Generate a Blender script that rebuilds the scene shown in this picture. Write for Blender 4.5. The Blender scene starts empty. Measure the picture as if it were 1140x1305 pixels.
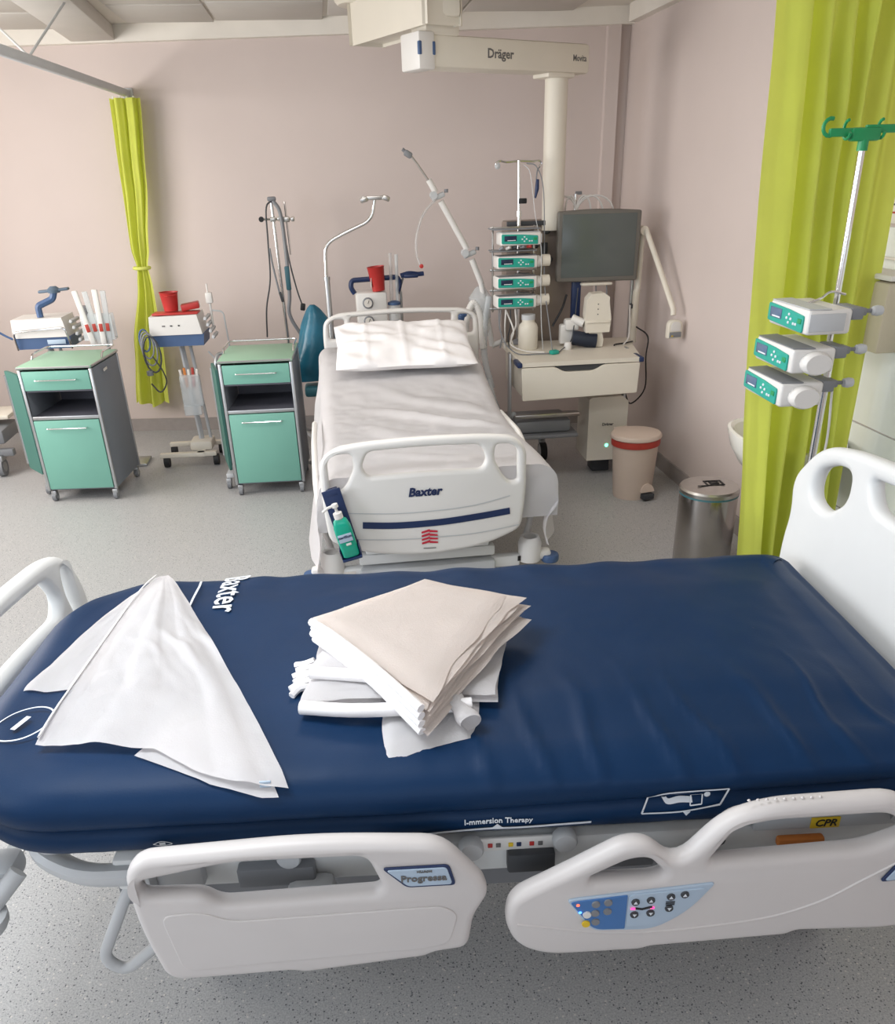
import bpy, bmesh, math, random
from mathutils import Vector as V, Matrix as M, noise
SC = bpy.context.scene
COL = SC.collection
PI = math.pi
rad = math.radians
random.seed(4)

# ------------------------------------------------------------------ camera
cam_d = bpy.data.cameras.new('camera')
cam = bpy.data.objects.new('camera', cam_d); COL.objects.link(cam)
SC.camera = cam
th, yaw, roll = rad(27.3), rad(7.2), rad(-1.7)
fw = V((math.sin(yaw)*math.cos(th), math.cos(yaw)*math.cos(th), -math.sin(th)))
r0 = V((math.cos(yaw), -math.sin(yaw), 0)); u0 = r0.cross(fw)
rt = r0*math.cos(roll)+u0*math.sin(roll); up = rt.cross(fw)
cam.matrix_world = M(((rt.x, up.x, -fw.x, 0), (rt.y, up.y, -fw.y, 0), (rt.z, up.z, -fw.z, 1.85), (0, 0, 0, 1)))
cam_d.sensor_fit = 'HORIZONTAL'; cam_d.sensor_width = 36
cam_d.lens = 36*1050/1140
cam_d.shift_y = 107.5/1140
cam_d.clip_start = 0.05

# ------------------------------------------------------------------ light
SC.view_settings.view_transform = 'Standard'
SC.view_settings.look = 'None'
SC.view_settings.gamma = 1
SC.view_settings.use_curve_mapping = False
SC.view_settings.exposure = 0.0
w = bpy.data.worlds.new('sky'); SC.world = w; w.use_nodes = True
w.node_tree.nodes['Background'].inputs[0].default_value = (0.75, 0.87, 1, 1)
w.node_tree.nodes['Background'].inputs[1].default_value = 1.2
def area(name, loc, size, power, color, target):
    l = bpy.data.lights.new(name, 'AREA'); l.shape = 'RECTANGLE'; l.size, l.size_y = size
    l.energy = power; l.color = color
    o = bpy.data.objects.new(name, l); COL.objects.link(o); o.location = loc
    o.rotation_euler = (V(target)-V(loc)).to_track_quat('-Z', 'Y').to_euler()
    return o
area('window_daylight', (-3.42, 4.75, 1.75), (2.3, 1.5), 88, (1.0, 0.95, 0.90), (0, 4.75, 1.5))
area('window_daylight', (-3.42, 1.45, 1.75), (2.3, 1.5), 68, (0.86, 0.93, 1.0), (0, 1.45, .9))
area('window_daylight', (-0.6, -1.42, 1.75), (2.6, 1.5), 17, (0.80, 0.90, 1.0), (-0.4, 1.0, 1.0))
area('overhead_fill_light', (-0.9, 1.5, 2.66), (1.2, .6), 35, (0.90, 0.95, 1.0), (-.9, 1.5, 0))  # added overhead fill without a fixture, brightens linen and other level surfaces
area('overhead_fill_light', (0.1, 3.5, 2.66), (1.2, .6), 20, (1.0, 0.97, 0.94), (.1, 3.5, 0))  # second added fill, no real lamp here, lifts the rear bed linen

# ------------------------------------------------------------------ materials
def lin(c): return tuple((x/255/12.92 if x/255 <= .04045 else ((x/255+.055)/1.055)**2.4) for x in c)+(1,)
MATS = {}
def mat(name, rgb, rough=.5, metal=0, var=0, vs=8, bump=0, bs=60, alpha=1, trans=0, emit=0, coat=0, sss=0, spec=.5):
    m = bpy.data.materials.new(name); m.use_nodes = True; MATS[name] = m
    nt = m.node_tree; b = nt.nodes['Principled BSDF']; L = nt.links.new
    b.inputs['Base Color'].default_value = lin(rgb)
    b.inputs['Roughness'].default_value = rough; b.inputs['Metallic'].default_value = metal
    b.inputs['Specular IOR Level'].default_value = spec
    b.inputs['Alpha'].default_value = alpha
    b.inputs['Transmission Weight'].default_value = trans
    b.inputs['Coat Weight'].default_value = coat
    if emit:
        b.inputs['Emission Color'].default_value = lin(rgb); b.inputs['Emission Strength'].default_value = emit
    tc = nt.nodes.new('ShaderNodeTexCoord')
    if var:
        n = nt.nodes.new('ShaderNodeTexNoise'); n.inputs['Scale'].default_value = vs; n.inputs['Detail'].default_value = 4
        L(tc.outputs['Object'], n.inputs['Vector'])
        r = nt.nodes.new('ShaderNodeValToRGB'); a = lin(rgb)
        r.color_ramp.elements[0].position = .3; r.color_ramp.elements[1].position = .7
        r.color_ramp.elements[0].color = tuple(x*(1-var) for x in a[:3])+(1,)
        r.color_ramp.elements[1].color = tuple(min(1, x*(1+var)) for x in a[:3])+(1,)
        L(n.outputs['Fac'], r.inputs['Fac']); L(r.outputs['Color'], b.inputs['Base Color'])
    if bump:
        n = nt.nodes.new('ShaderNodeTexNoise'); n.inputs['Scale'].default_value = bs; n.inputs['Detail'].default_value = 3
        L(tc.outputs['Object'], n.inputs['Vector'])
        bp = nt.nodes.new('ShaderNodeBump'); bp.inputs['Strength'].default_value = bump; bp.inputs['Distance'].default_value = .004
        L(n.outputs['Fac'], bp.inputs['Height']); L(bp.outputs['Normal'], b.inputs['Normal'])
    return m
wallm = mat('wall_paint', (212, 198, 192), .75, var=.03, vs=1.2, bump=.05, bs=90)
ceilm = mat('ceiling_paint', (226, 220, 210), .8, var=.03, vs=2)
corn = mat('cornice_paint', (236, 230, 220), .7, var=.02)
panel_c = mat('ceiling_panel', (205, 200, 193), .7, var=.04, vs=3)
skirt = mat('skirting_vinyl', (158, 150, 146), .6, var=.05, vs=20)
tilem = mat('glazed_tile', (232, 235, 230), .18, var=.02, vs=3)
white = mat('white_plastic', (228, 225, 221), .42, var=.015, vs=5, bump=.03, bs=300)
cream = mat('cream_plastic', (226, 219, 205), .45, var=.02, vs=4)
railp = mat('rail_plastic', (210, 205, 203), .42, var=.015, vs=5, bump=.03, bs=300)
lgrey = mat('light_grey_plastic', (196, 198, 200), .5, var=.02)
mgrey = mat('mid_grey_plastic', (128, 130, 134), .5, var=.03)
dgrey = mat('dark_grey_plastic', (62, 64, 68), .5, var=.05)
black = mat('black_rubber', (26, 27, 30), .6, var=.1)
chrome = mat('chrome', (225, 225, 225), .14, 1, var=.02)
steel = mat('brushed_steel', (185, 182, 178), .28, 1, var=.05, vs=30)
alu = mat('aluminium', (190, 192, 194), .38, 1, var=.03)
bedwhite = mat('bed_white_enamel', (228, 229, 228), .4, var=.015)
navy = mat('navy_cover_cloth', (5, 43, 79), .5, var=.05, vs=3, bump=.08, bs=220, spec=.22)
navyp = mat('navy_plastic', (30, 48, 88), .4, var=.05)
bluep = mat('blue_plastic', (68, 94, 134), .45, var=.05)
linen = mat('white_linen', (246, 243, 243), .85, var=.012, vs=6, bump=.12, bs=260, spec=.2)
cotton = mat('unbleached_cotton', (250, 240, 233), .9, var=.02, vs=8, bump=.15, bs=280, spec=.2)
mint = mat('mint_laminate', (118, 174, 158), .45, var=.03, vs=4)
minttop = mat('pale_mint_laminate', (150, 188, 162), .45, var=.03, vs=4)
mintdark = mat('deep_mint_laminate', (68, 116, 106), .5, var=.03)
cabgrey = mat('grey_laminate', (122, 128, 136), .45, var=.04, vs=6)
niche = mat('dark_laminate', (104, 104, 114), .5, var=.04)
lime = mat('lime_curtain_cloth', (244, 247, 138), .8, var=.04, vs=5, bump=.1, bs=300, spec=.15)
redp = mat('red_plastic', (186, 52, 48), .4, var=.04)
redbag = mat('red_bag_film', (178, 60, 48), .45, var=.08, vs=20)
beige = mat('beige_plastic', (208, 190, 176), .5, var=.02)
greenh = mat('green_hook_plastic', (30, 150, 90), .35, var=.04)
teal = mat('teal_keypad', (36, 164, 146), .4, var=.03)
lcd = mat('grey_display', (92, 112, 140), .25, var=.04)
lcdd = mat('navy_display', (30, 44, 74), .25, var=.05)
screen = mat('switched_off_screen', (92, 98, 96), .22, var=.06, vs=2)
bezel = mat('monitor_bezel', (108, 104, 98), .5, var=.03)
bagm = mat('teal_bag_film', (34, 104, 128), .3, var=.15, vs=7, bump=1.0, bs=18)
clear = mat('clear_film', (225, 230, 232), .2, alpha=.45, var=.03)
tubem = mat('clear_tube', (215, 212, 210), .25, alpha=.42, var=.03)
sani = mat('green_liquid', (20, 168, 140), .2, var=.05, vs=20)
ptxt = mat('print_navy', (28, 44, 84), .5, var=.02)
wtxt = mat('print_white', (225, 230, 236), .6, var=.02)
rtxt = mat('print_red', (196, 38, 60), .5, var=.02)
gtxt = mat('print_grey', (104, 102, 100), .5, var=.02)
ktxt = mat('print_black', (24, 24, 26), .5, var=.02)
yel = mat('yellow_label', (226, 190, 44), .5, var=.03)
orange = mat('orange_label', (214, 130, 62), .5, var=.05)
blabel = mat('blue_label', (70, 118, 178), .4, var=.03)
slabel = mat('silver_label', (176, 194, 212), .4, var=.03)
paper = mat('paper', (228, 222, 214), .8, var=.02)
glow_g = mat('green_led', (90, 255, 190), .4, emit=6)
glow_r = mat('red_led', (255, 90, 60), .4, emit=3)
glow_b = mat('blue_led', (80, 150, 255), .4, emit=3)
glow_p = mat('pink_led', (255, 60, 140), .4, emit=2)

# floor vinyl: grey with scattered chips
flo = mat('speckled_vinyl', (176, 171, 165), .42)
nt = flo.node_tree; L = nt.links.new; b = nt.nodes['Principled BSDF']
tc = nt.nodes.new('ShaderNodeTexCoord')
def node(t, **k):
    n = nt.nodes.new(t)
    for a, v in k.items(): n.inputs[a].default_value = v
    return n
n0 = node('ShaderNodeTexNoise', Scale=220.0, Detail=3.0); L(tc.outputs['Object'], n0.inputs['Vector'])
r0_ = nt.nodes.new('ShaderNodeValToRGB'); L(n0.outputs['Fac'], r0_.inputs['Fac'])
r0_.color_ramp.elements[0].position = .35; r0_.color_ramp.elements[0].color = lin((158, 158, 158))
r0_.color_ramp.elements[1].position = .65; r0_.color_ramp.elements[1].color = lin((187, 186, 185))
cur = r0_.outputs['Color']
for sc, thr, colr, keep in ((95, .22, (92, 93, 96), .42), (70, .2, (204, 200, 194), .35), (150, .25, (112, 113, 118), .4)):
    v = node('ShaderNodeTexVoronoi', Scale=float(sc)); v.distance = 'EUCLIDEAN'; L(tc.outputs['Object'], v.inputs['Vector'])
    lt = nt.nodes.new('ShaderNodeMath'); lt.operation = 'LESS_THAN'; lt.inputs[1].default_value = thr; L(v.outputs['Distance'], lt.inputs[0])
    sp = nt.nodes.new('ShaderNodeSeparateColor'); L(v.outputs['Color'], sp.inputs[0])
    k = nt.nodes.new('ShaderNodeMath'); k.operation = 'LESS_THAN'; k.inputs[1].default_value = keep; L(sp.outputs[0], k.inputs[0])
    mu = nt.nodes.new('ShaderNodeMath'); mu.operation = 'MULTIPLY'; L(lt.outputs[0], mu.inputs[0]); L(k.outputs[0], mu.inputs[1])
    mx = nt.nodes.new('ShaderNodeMix'); mx.data_type = 'RGBA'; L(mu.outputs[0], mx.inputs[0]); L(cur, mx.inputs[6]); mx.inputs[7].default_value = lin(colr)
    cur = mx.outputs[2]
L(cur, b.inputs['Base Color'])
# curtain lets some light through
nt = lime.node_tree; b = nt.nodes['Principled BSDF']
tr = nt.nodes.new('ShaderNodeBsdfTranslucent'); tr.inputs[0].default_value = lin((238, 248, 150))
ms = nt.nodes.new('ShaderNodeMixShader'); ms.inputs[0].default_value = .3
nt.links.new(b.outputs[0], ms.inputs[1]); nt.links.new(tr.outputs[0], ms.inputs[2])
nt.links.new(ms.outputs[0], nt.nodes['Material Output'].inputs[0])

# ------------------------------------------------------------------ helpers
def empty(name, label, cat, loc=(0, 0, 0), rz=0, group=None):
    o = bpy.data.objects.new(name, None); COL.objects.link(o)
    o.location = loc; o.rotation_euler = (0, 0, rad(rz)); o.empty_display_size = .05
    return tag(o, label, cat, group)
def tag(o, label, cat=None, group=None):
    o['label'] = label
    if cat: o['category'] = cat
    if group: o['group'] = group
    return o
def finish(me, name, m, parent=None, sharp=38, loc=None, rz=None, label=None):
    if m: me.materials.clear(); me.materials.append(m)
    for p in me.polygons: p.use_smooth = True
    me.set_sharp_from_angle(angle=rad(sharp))
    me.name = name
    o = bpy.data.objects.new(name, me); COL.objects.link(o)
    if parent: o.parent = parent
    if loc is not None: o.location = loc
    if rz is not None: o.rotation_euler = (0, 0, rad(rz))
    if label: o['label'] = label
    return o
def catmull(pts, k=6, closed=False):
    pts = [V(p) for p in pts]; n = len(pts); out = []
    if n < 3: return pts
    rng = n if closed else n-1
    for i in range(rng):
        p1, p2 = pts[i], pts[(i+1) % n]
        p0 = pts[i-1] if (i or closed) else p1*2-p2
        p3 = pts[(i+2) % n] if (closed or i+2 < n) else p2*2-p1
        for j in range(k):
            t = j/k
            out.append(.5*((2*p1)+(p2-p0)*t+(2*p0-5*p1+4*p2-p3)*t*t+(3*p1-p0-3*p2+p3)*t**3))
    if not closed: out.append(pts[-1])
    return out
def fil3(pts, r, n=5):
    pts = [V(p) for p in pts]; out = [pts[0]]
    for i in range(1, len(pts)-1):
        a, p, c = pts[i-1], pts[i], pts[i+1]
        d = min(r, (a-p).length*.49, (c-p).length*.49)
        s = p+(a-p).normalized()*d; e = p+(c-p).normalized()*d
        for j in range(n+1):
            t = j/n; out.append(s*(1-t)**2+p*2*t*(1-t)+e*t*t)
    return out+[pts[-1]]
def fillet(pts, r, n=5):
    out = []; N = len(pts)
    for i in range(N):
        a, p, c = V(pts[i-1][:2]), V(pts[i][:2]), V(pts[(i+1) % N][:2])
        rr = pts[i][2] if len(pts[i]) > 2 else r
        d = min(rr, (a-p).length*.48, (c-p).length*.48)
        s = p+(a-p).normalized()*d; e = p+(c-p).normalized()*d
        for j in range(n+1):
            t = j/n; q = s*(1-t)**2+p*2*t*(1-t)+e*t*t
            out.append((q.x, q.y))
    return out
class B:
    def __init__(s, X=None): s.bm = bmesh.new(); s.X = X or M()
    def box(s, c, d, bev=0, rot=None, seg=2):
        r = bmesh.ops.create_cube(s.bm, size=1); vs = r['verts']
        m = M.Translation(c)
        if rot: m = m @ (M.Rotation(rad(rot[2]), 4, 'Z') @ M.Rotation(rad(rot[1]), 4, 'Y') @ M.Rotation(rad(rot[0]), 4, 'X'))
        m = s.X @ m @ M.Diagonal((*d, 1))
        for v in vs: v.co = m @ v.co
        if bev:
            es = list({e for v in vs for e in v.link_edges})
            bmesh.ops.bevel(s.bm, geom=es, offset=min(bev, min(d)*.45), segments=seg, profile=.5, affect='EDGES')
        return s
    def ring(s, rings, cap=True, closed=False):
        rs = [[s.bm.verts.new(s.X @ V(p)) for p in r] for r in rings]
        n = len(rs[0]); k = len(rs)
        for i in range(k if closed else k-1):
            a, c = rs[i], rs[(i+1) % k]
            for j in range(n):
                try: s.bm.faces.new((a[j], a[(j+1) % n], c[(j+1) % n], c[j]))
                except ValueError: pass
        if cap and not closed:
            s.bm.faces.new(rs[0][::-1]); s.bm.faces.new(rs[-1])
        return s
    def tube(s, pts, r, n=8, closed=False, rs=None, flat=1.0):
        pts = [V(p) for p in pts]; rings = []; N = len(pts)
        t = (pts[1]-pts[0]).normalized(); u = t.orthogonal().normalized()
        for i, p in enumerate(pts):
            if closed: t2 = (pts[(i+1) % N]-pts[i-1]).normalized()
            else: t2 = (pts[min(i+1, N-1)]-pts[max(i-1, 0)]).normalized()
            q = t.rotation_difference(t2); u = (q @ u); u = (u-t2*u.dot(t2)).normalized(); t = t2
            w_ = t.cross(u); rr = rs[i] if rs else r
            rings.append([p+(u*math.cos(2*PI*j/n)+w_*math.sin(2*PI*j/n)*flat)*rr for j in range(n)])
        return s.ring(rings, closed=closed)
    def cyl(s, a, b_, r, r2=None, n=16):
        return s.tube([a, b_], r, n, rs=[r, r if r2 is None else r2])
    def lathe(s, prof, c=(0, 0, 0), n=24, ax=None, cap=True):
        A = ax or M(); c = V(c)
        return s.ring([[c+(A @ V((r*math.cos(2*PI*j/n), r*math.sin(2*PI*j/n), z))) for j in range(n)] for r, z in prof], cap=cap)
    def grid(s, f, nu, nv, close_u=False):
        g = [[s.bm.verts.new(s.X @ V(f(i/nu, j/nv))) for i in range(nu+(0 if close_u else 1))] for j in range(nv+1)]
        W = len(g[0])
        for j in range(nv):
            for i in range(nu):
                s.bm.faces.new((g[j][i], g[j][(i+1) % W], g[j+1][(i+1) % W], g[j+1][i]))
        return s
    def solid(s, t):
        bmesh.ops.solidify(s.bm, geom=list(s.bm.faces), thickness=t); return s
    def prism(s, poly, f0_, f1_):
        "poly of 2-D points; f0_/f1_ map a 2-D point to the two ends"
        a = [s.bm.verts.new(s.X @ V(f0_(p))) for p in poly]; c = [s.bm.verts.new(s.X @ V(f1_(p))) for p in poly]
        s.bm.faces.new(a[::-1]); s.bm.faces.new(c); n = len(a)
        for i in range(n): s.bm.faces.new((a[i], a[(i+1) % n], c[(i+1) % n], c[i]))
        return s
    def end(s, name, m, parent=None, sharp=38, loc=None, rz=None, label=None):
        bmesh.ops.recalc_face_normals(s.bm, faces=s.bm.faces)
        me = bpy.data.meshes.new(name); s.bm.to_mesh(me); s.bm.free()
        return finish(me, name, m, parent, sharp, loc, rz, label)
def board(outer, holes, thk, bev, F, name, m, parent=None, label=None, cut=0):
    "rounded plate with holes from 2-D outlines; F maps (u, v, n) to 3-D"
    cu = bpy.data.curves.new(name, 'CURVE'); cu.dimensions = '2D'; cu.fill_mode = 'BOTH'
    cu.extrude = max(thk/2-bev, 0); cu.bevel_depth = bev; cu.bevel_resolution = 3; cu.offset = -bev
    for poly in [outer]+holes:
        sp = cu.splines.new('POLY'); sp.points.add(len(poly)-1)
        for q, p in zip(sp.points, poly): q.co = (p[0], p[1], 0, 1)
        sp.use_cyclic_u = True
    ob = bpy.data.objects.new('tmp', cu); me = bpy.data.meshes.new_from_object(ob)
    bpy.data.objects.remove(ob); bpy.data.curves.remove(cu)
    bm = bmesh.new(); bm.from_mesh(me); bmesh.ops.remove_doubles(bm, verts=bm.verts, dist=1e-5)
    if cut:
        x0 = min(v.co.x for v in bm.verts); x1 = max(v.co.x for v in bm.verts); k = x0+cut
        while k < x1-.01:
            bmesh.ops.bisect_plane(bm, geom=list(bm.verts)+list(bm.edges)+list(bm.faces), plane_co=(k, 0, 0), plane_no=(1, 0, 0)); k += cut
    for v in bm.verts: v.co = V(F(*v.co))
    bmesh.ops.recalc_face_normals(bm, faces=bm.faces)
    bm.to_mesh(me); bm.free()
    return finish(me, name, m, parent, 40, label=label)
def text(body, size, F, m, parent, name='lettering', ext=.0006, sx=1, bold=0, shear=0, label=None):
    cu = bpy.data.curves.new(name, 'FONT'); cu.body = body; cu.size = size; cu.extrude = ext; cu.offset = bold
    cu.shear = shear; cu.align_x = 'CENTER'; cu.align_y = 'CENTER'; cu.resolution_u = 2
    ob = bpy.data.objects.new('tmp', cu); me = bpy.data.meshes.new_from_object(ob)
    bpy.data.objects.remove(ob); bpy.data.curves.remove(cu)
    for v in me.vertices: v.co = V(F(v.co.x*sx, v.co.y, v.co.z))
    return finish(me, name, m, parent, 40, label=label)
def nz(x, y, z=0): return noise.noise(V((x, y, z)))
def fb(x, y, z=0, o=3): return noise.fractal(V((x, y, z)), 1.0, 2.0, o)
def sstep(a, b_, x):
    t = max(0, min(1, (x-a)/(b_-a))); return t*t*(3-2*t)
def dup(o, parent=None):
    c = o.copy(); COL.objects.link(c)
    if parent: c.parent = parent
    for ch in list(o.children): dup(ch, c)
    return c
def struct(o, label):
    o['kind'] = 'structure'; o['label'] = label; return o

# ------------------------------------------------------------------ room shell
XL, XR, YB, CH = -3.5, 2.15, -1.5, 2.78
def yw(x): return 7.10-(x+2.16)*0.1671       # far wall stands slightly oblique
struct(B().box(((XL+XR)/2, 2.9, -.05), (XR-XL+.4, 9.2, .1)).end('floor', flo), 'grey speckled vinyl floor')
struct(B().box(((XL+XR)/2, 2.9, CH+.06), (XR-XL+.4, 9.2, .12)).end('ceiling', ceilm), 'off white ceiling')
yl, yr = yw(XL-.2), yw(XR+.2)
struct(B().prism([(XL-.2, yl), (XR+.2, yr), (XR+.2, yr+.15), (XL-.2, yl+.15)], lambda p: (p[0], p[1], 0), lambda p: (p[0], p[1], CH)).end('wall_far', wallm), 'pale pink painted far wall')
wr = B().box((XR+.075, 2.9, CH/2), (.15, 9.0, CH)).end('wall_right', wallm); struct(wr, 'pale pink painted right wall')
wb = B()
wb.box(((XL+XR)/2, YB-.075, .5), (XR-XL+.3, .15, 1.0)).box(((XL+XR)/2, YB-.075, 2.64), (XR-XL+.3, .15, .28))
wb.box(((XL-1.95)/2, YB-.075, 1.75), (XL*-1-1.95, .15, 1.5)).box(((XR+.75)/2, YB-.075, 1.75), (XR-.75, .15, 1.5))
struct(wb.end('wall_back', wallm), 'wall behind the viewer with a window')
wl = B()
for z0, z1 in ((0, 1.0), (2.5, CH)): wl.box((XL-.075, 2.9, (z0+z1)/2), (.15, 9.0, z1-z0))
for y0, y1 in ((-1.6, .3), (2.6, 3.6), (5.9, 7.4)): wl.box((XL-.075, (y0+y1)/2, 1.75), (.15, y1-y0, 1.5))
struct(wl.end('wall_left', wallm), 'window wall on the left side')
for i, (c, d) in enumerate((((XL-.07, 4.75, 1.75), (.05, 2.3, 1.5)), ((XL-.07, 1.45, 1.75), (.05, 2.3, 1.5)), ((-.6, YB-.07, 1.75), (2.7, .05, 1.5)))):
    f = B(); ax = 0 if d[0] > 1 else 1
    for s in (-1, 1):
        f.box((c[0], c[1], c[2]+s*(d[2]/2-.03)), (d[0], d[1], .06), .006)
    for s in (-1, 0, 1):
        cc = list(c); cc[ax] += s*(d[ax]/2-.03); dd = [d[0], d[1], d[2]]; dd[ax] = .06; f.box(cc, dd, .006)
    struct(f.end('window_%d' % (i+1), white), 'white window frame')
# skirting: vinyl turned up the walls
struct(B().prism([(XL, yw(XL)-.012), (XR, yw(XR)-.012), (XR, yw(XR)), (XL, yw(XL))], lambda p: (p[0], p[1], 0), lambda p: (p[0], p[1], .10)).end('baseboard_far', skirt), 'grey vinyl skirting along the far wall')
struct(B().box((XR-.006, 2.4, .05), (.012, 7.8, .10)).end('baseboard_right', skirt), 'grey vinyl skirting along the right wall')
# cornice, pilaster, ceiling boards
def corn_f(x0, x1, t, z0, z1): return B().prism([(x0, yw(x0)-t), (x1, yw(x1)-t), (x1, yw(x1)), (x0, yw(x0))], lambda p: (p[0], p[1], z0), lambda p: (p[0], p[1], z1))
struct(corn_f(XL, XR, .07, CH-.10, CH).end('trim_1', corn), 'cream cornice along the far wall')
struct(B().box((XR-.03, 2.4, CH-.05), (.06, 7.7, .10)).end('trim_2', corn), 'cream cornice along the right wall')
struct(corn_f(1.99, 2.075, .05, 0.1, CH-.1).end('trim_3', wallm), 'pink boxed-in pipe beside the room corner')
struct(B().box((-1.38, 6.1, CH-.045), (.30, 1.9, .09), .01, rot=(0, 0, 3)).end('trim_4', panel_c), 'grey ceiling duct box running to the far wall')
cp = bpy.data.objects['ceiling']
for x0, x1, y0, y1 in ((-1.15, -.59, 6.10, 6.72), (-.57, .12, 6.02, 6.66), (.15, 1.0, 5.9, 6.5), (-1.15, -.59, 5.44, 6.06), (-.57, .12, 5.36, 5.98), (-2.2, -1.6, 6.35, 6.95), (-2.2, -1.6, 5.7, 6.3), (1.02, 1.75, 5.7, 6.4)):
    B().box(((x0+x1)/2, (y0+y1)/2, CH-.008), (x1-x0, y1-y0, .018), .004).end('ceiling_panel', panel_c, cp)
# tiles by the basin
ty = [3.32, 2.72, 2.12, 1.52]; tz = [.11, .49, .87, 1.245, 1.62]
for j in range(3):
    for k in range(4):
        B().box((XR-.005, (ty[j]+ty[j+1])/2, (tz[k]+tz[k+1])/2), (.012, .594, tz[k+1]-tz[k]-.006), .002, seg=1).end('tile', tilem, wr)

# ------------------------------------------------------------------ near bed (frame origin: centre of the bed on the floor)
BX, BY, BR = .23, 1.72, -5.2
bed = empty('hospital_bed', 'empty white hospital bed in front, with side rails lowered, under the navy mattress', 'bed', (BX, BY, 0), BR)
def head_foot(outer, holes, x, thk, name, label=None, lean=0):
    return board(fillet(outer, .06, 7), [fillet(h, .04, 6) for h in holes], thk, thk*.42, lambda u, v, n: (x+n+lean*(v-.5)+.03*(1-(u/.55)**2)*(1 if x > 0 else -1), u, v), name, bedwhite, bed, label, cut=.06)
HB = [(-.50, .42, .1), (-.56, .75, .1), (-.56, .96, .15), (-.43, 1.11, .14), (0, 1.185, .3), (.36, 1.155, .12), (.50, 1.125, .12), (.60, 1.0, .12), (.572, .9, .04), (.582, .8, .1), (.55, .42, .1)]
HBH = [[(.49, 1.06, .05), (.40, 1.10, .04), (.33, 1.10, .03), (.32, 1.02, .05), (.40, .955, .05), (.49, .975, .05)],
       [(.245, 1.115, .03), (0, 1.135, .1), (-.23, 1.10, .05), (-.20, 1.01, .05), (0, 1.045, .1), (.20, 1.045, .04)],
       [(-.31, 1.08, .03), (-.42, 1.05, .05), (-.47, .97, .05), (-.38, .93, .05), (-.29, 1.0, .05)]]
head_foot(HB, HBH, 1.06, .048, 'headboard', lean=.06)
FBO = [(-.50, .36, .1), (-.54, .62, .1), (-.535, .80, .1), (-.48, .90, .08), (-.38, .925, .08), (0, .945, .3), (.38, .925, .08), (.48, .90, .08), (.535, .80, .1), (.54, .62, .1), (.50, .36, .1)]
FBH = [[(s*a, b_, r) for a, b_, r in ((.48, .865, .03), (.445, .87, .03), (.435, .80, .03), (.455, .715, .03), (.475, .74, .03))] for s in (-1, 1)] + \
      [[(-.36, .875, .03), (0, .895, .2), (.36, .875, .03), (.40, .80, .03), (.37, .755, .04), (0, .77, .2), (-.37, .755, .04), (-.40, .80, .03)]]
head_foot(FBO, FBH, -1.09, .045, 'footboard', lean=.05*-1)
# deck and chassis
dk = B()
dk.box((.03, 0, .625), (1.86, .84, .05), .02)
dk.end('mattress_deck', lgrey, bed)
B().tube(fil3([(-.70, -.435, .56), (-.80, -.435, .56), (-.93, -.36, .56), (-.95, 0, .56), (-.93, .36, .56), (-.80, .435, .56), (-.70, .435, .56)], .1), .024, 10, flat=1.7).end('deck_foot_rim', lgrey, bed)
for s in (-1, 1):
    f = B().box((.12, s*.42, .56), (1.72, .04, .085), .008); f.end('side_rail_beam', bedwhite, bed)
ch = B()
for s in (-1, 1): ch.box((0, s*.20, .30), (1.7, .06, .10), .01)
for x in (-.72, -.1, .72): ch.box((x, 0, .29), (.10, .62, .08), .01)
for x in (-.45, .45): ch.box((x, 0, .44), (.08, .5, .24), .015)
ch.end('chassis', mgrey, bed)
for x in (-.66, .92):
    for s in (-1, 1):
        wm = B()
        for q in (-.022, .022): wm.cyl((x, s*.17+q-.012, .065), (x, s*.17+q+.012, .065), .065, n=24)
        wo = wm.end('caster', black, bed)
        B().box((x, s*.17, .14), (.07, .05, .06), .012).cyl((x, s*.17, .12), (x, s*.17, .27), .018).cyl((x, s*.17-.037, .065), (x, s*.17+.037, .065), .03, n=16).end('fork', lgrey, wo)
# things seen between rail and mattress
for x, wd, c in ((-.40, .16, mgrey), (-.06, .10, dgrey), (.13, .10, dgrey), (.34, .10, mgrey)):
    B().box((x, -.455, .56), (wd, .03, .05), .006).end('bracket', c, bed)
for x, z in ((-.37, .607), (.20, .61), (.005, .60)):
    B().lathe([(.001, 0), (.026, 0), (.026, .02), (.022, .026), (.001, .026)], (x, -.445, z), 20, M.Rotation(rad(90), 3, 'X')).end('pivot_cap', lgrey, bed)
pl_ = B().box((.10, -.447, .60), (.17, .008, .034), .003).end('label_plate', white, bed)
for x, m in ((.045, redp), (.062, gtxt), (.088, yel), (.105, ptxt), (.132, redp), (.15, gtxt)):
    B().box((x, -.4525, .60), (.010, .003, .010), .001).end('pictogram', m, pl_)
B().box((-.60, -.44, .57), (.10, .05, .07), .01).end('latch_block', lgrey, bed)
B().box((-.66, -.47, .555), (.03, .05, .10), .01).end('hinge_tab', lgrey, bed)
B().tube(fil3([(-.70, -.40, .55), (-.73, -.43, .50), (-.81, -.45, .33), (-.77, -.45, .285), (-.68, -.44, .36), (-.60, -.42, .45)], .04), .013, 10).end('foot_loop', lgrey, bed)
B().tube(fil3([(.90, -.44, .60), (.88, -.50, .745), (1.0, -.53, .80), (1.15, -.53, .80)], .03), .009, 8).end('accessory_rod', alu, bed)
d = B().box((.80, -.445, .625), (.40, .012, .055), .004).box((.52, -.45, .655), (.16, .014, .02), .003).end('release_panel', lgrey, bed)
cprl = B().box((.75, -.4535, .615), (.062, .004, .028), .0015).end('cpr_label', yel, d, label='yellow label reading CPR')
text('CPR', .026, lambda x, y, z: (.75+x, -.4560-z, .615+y), ktxt, cprl, bold=.0005, shear=.2)
B().box((.70, -.46, .575), (.10, .02, .022), .006).end('cpr_handle', orange, d, label='orange release handle')
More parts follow.
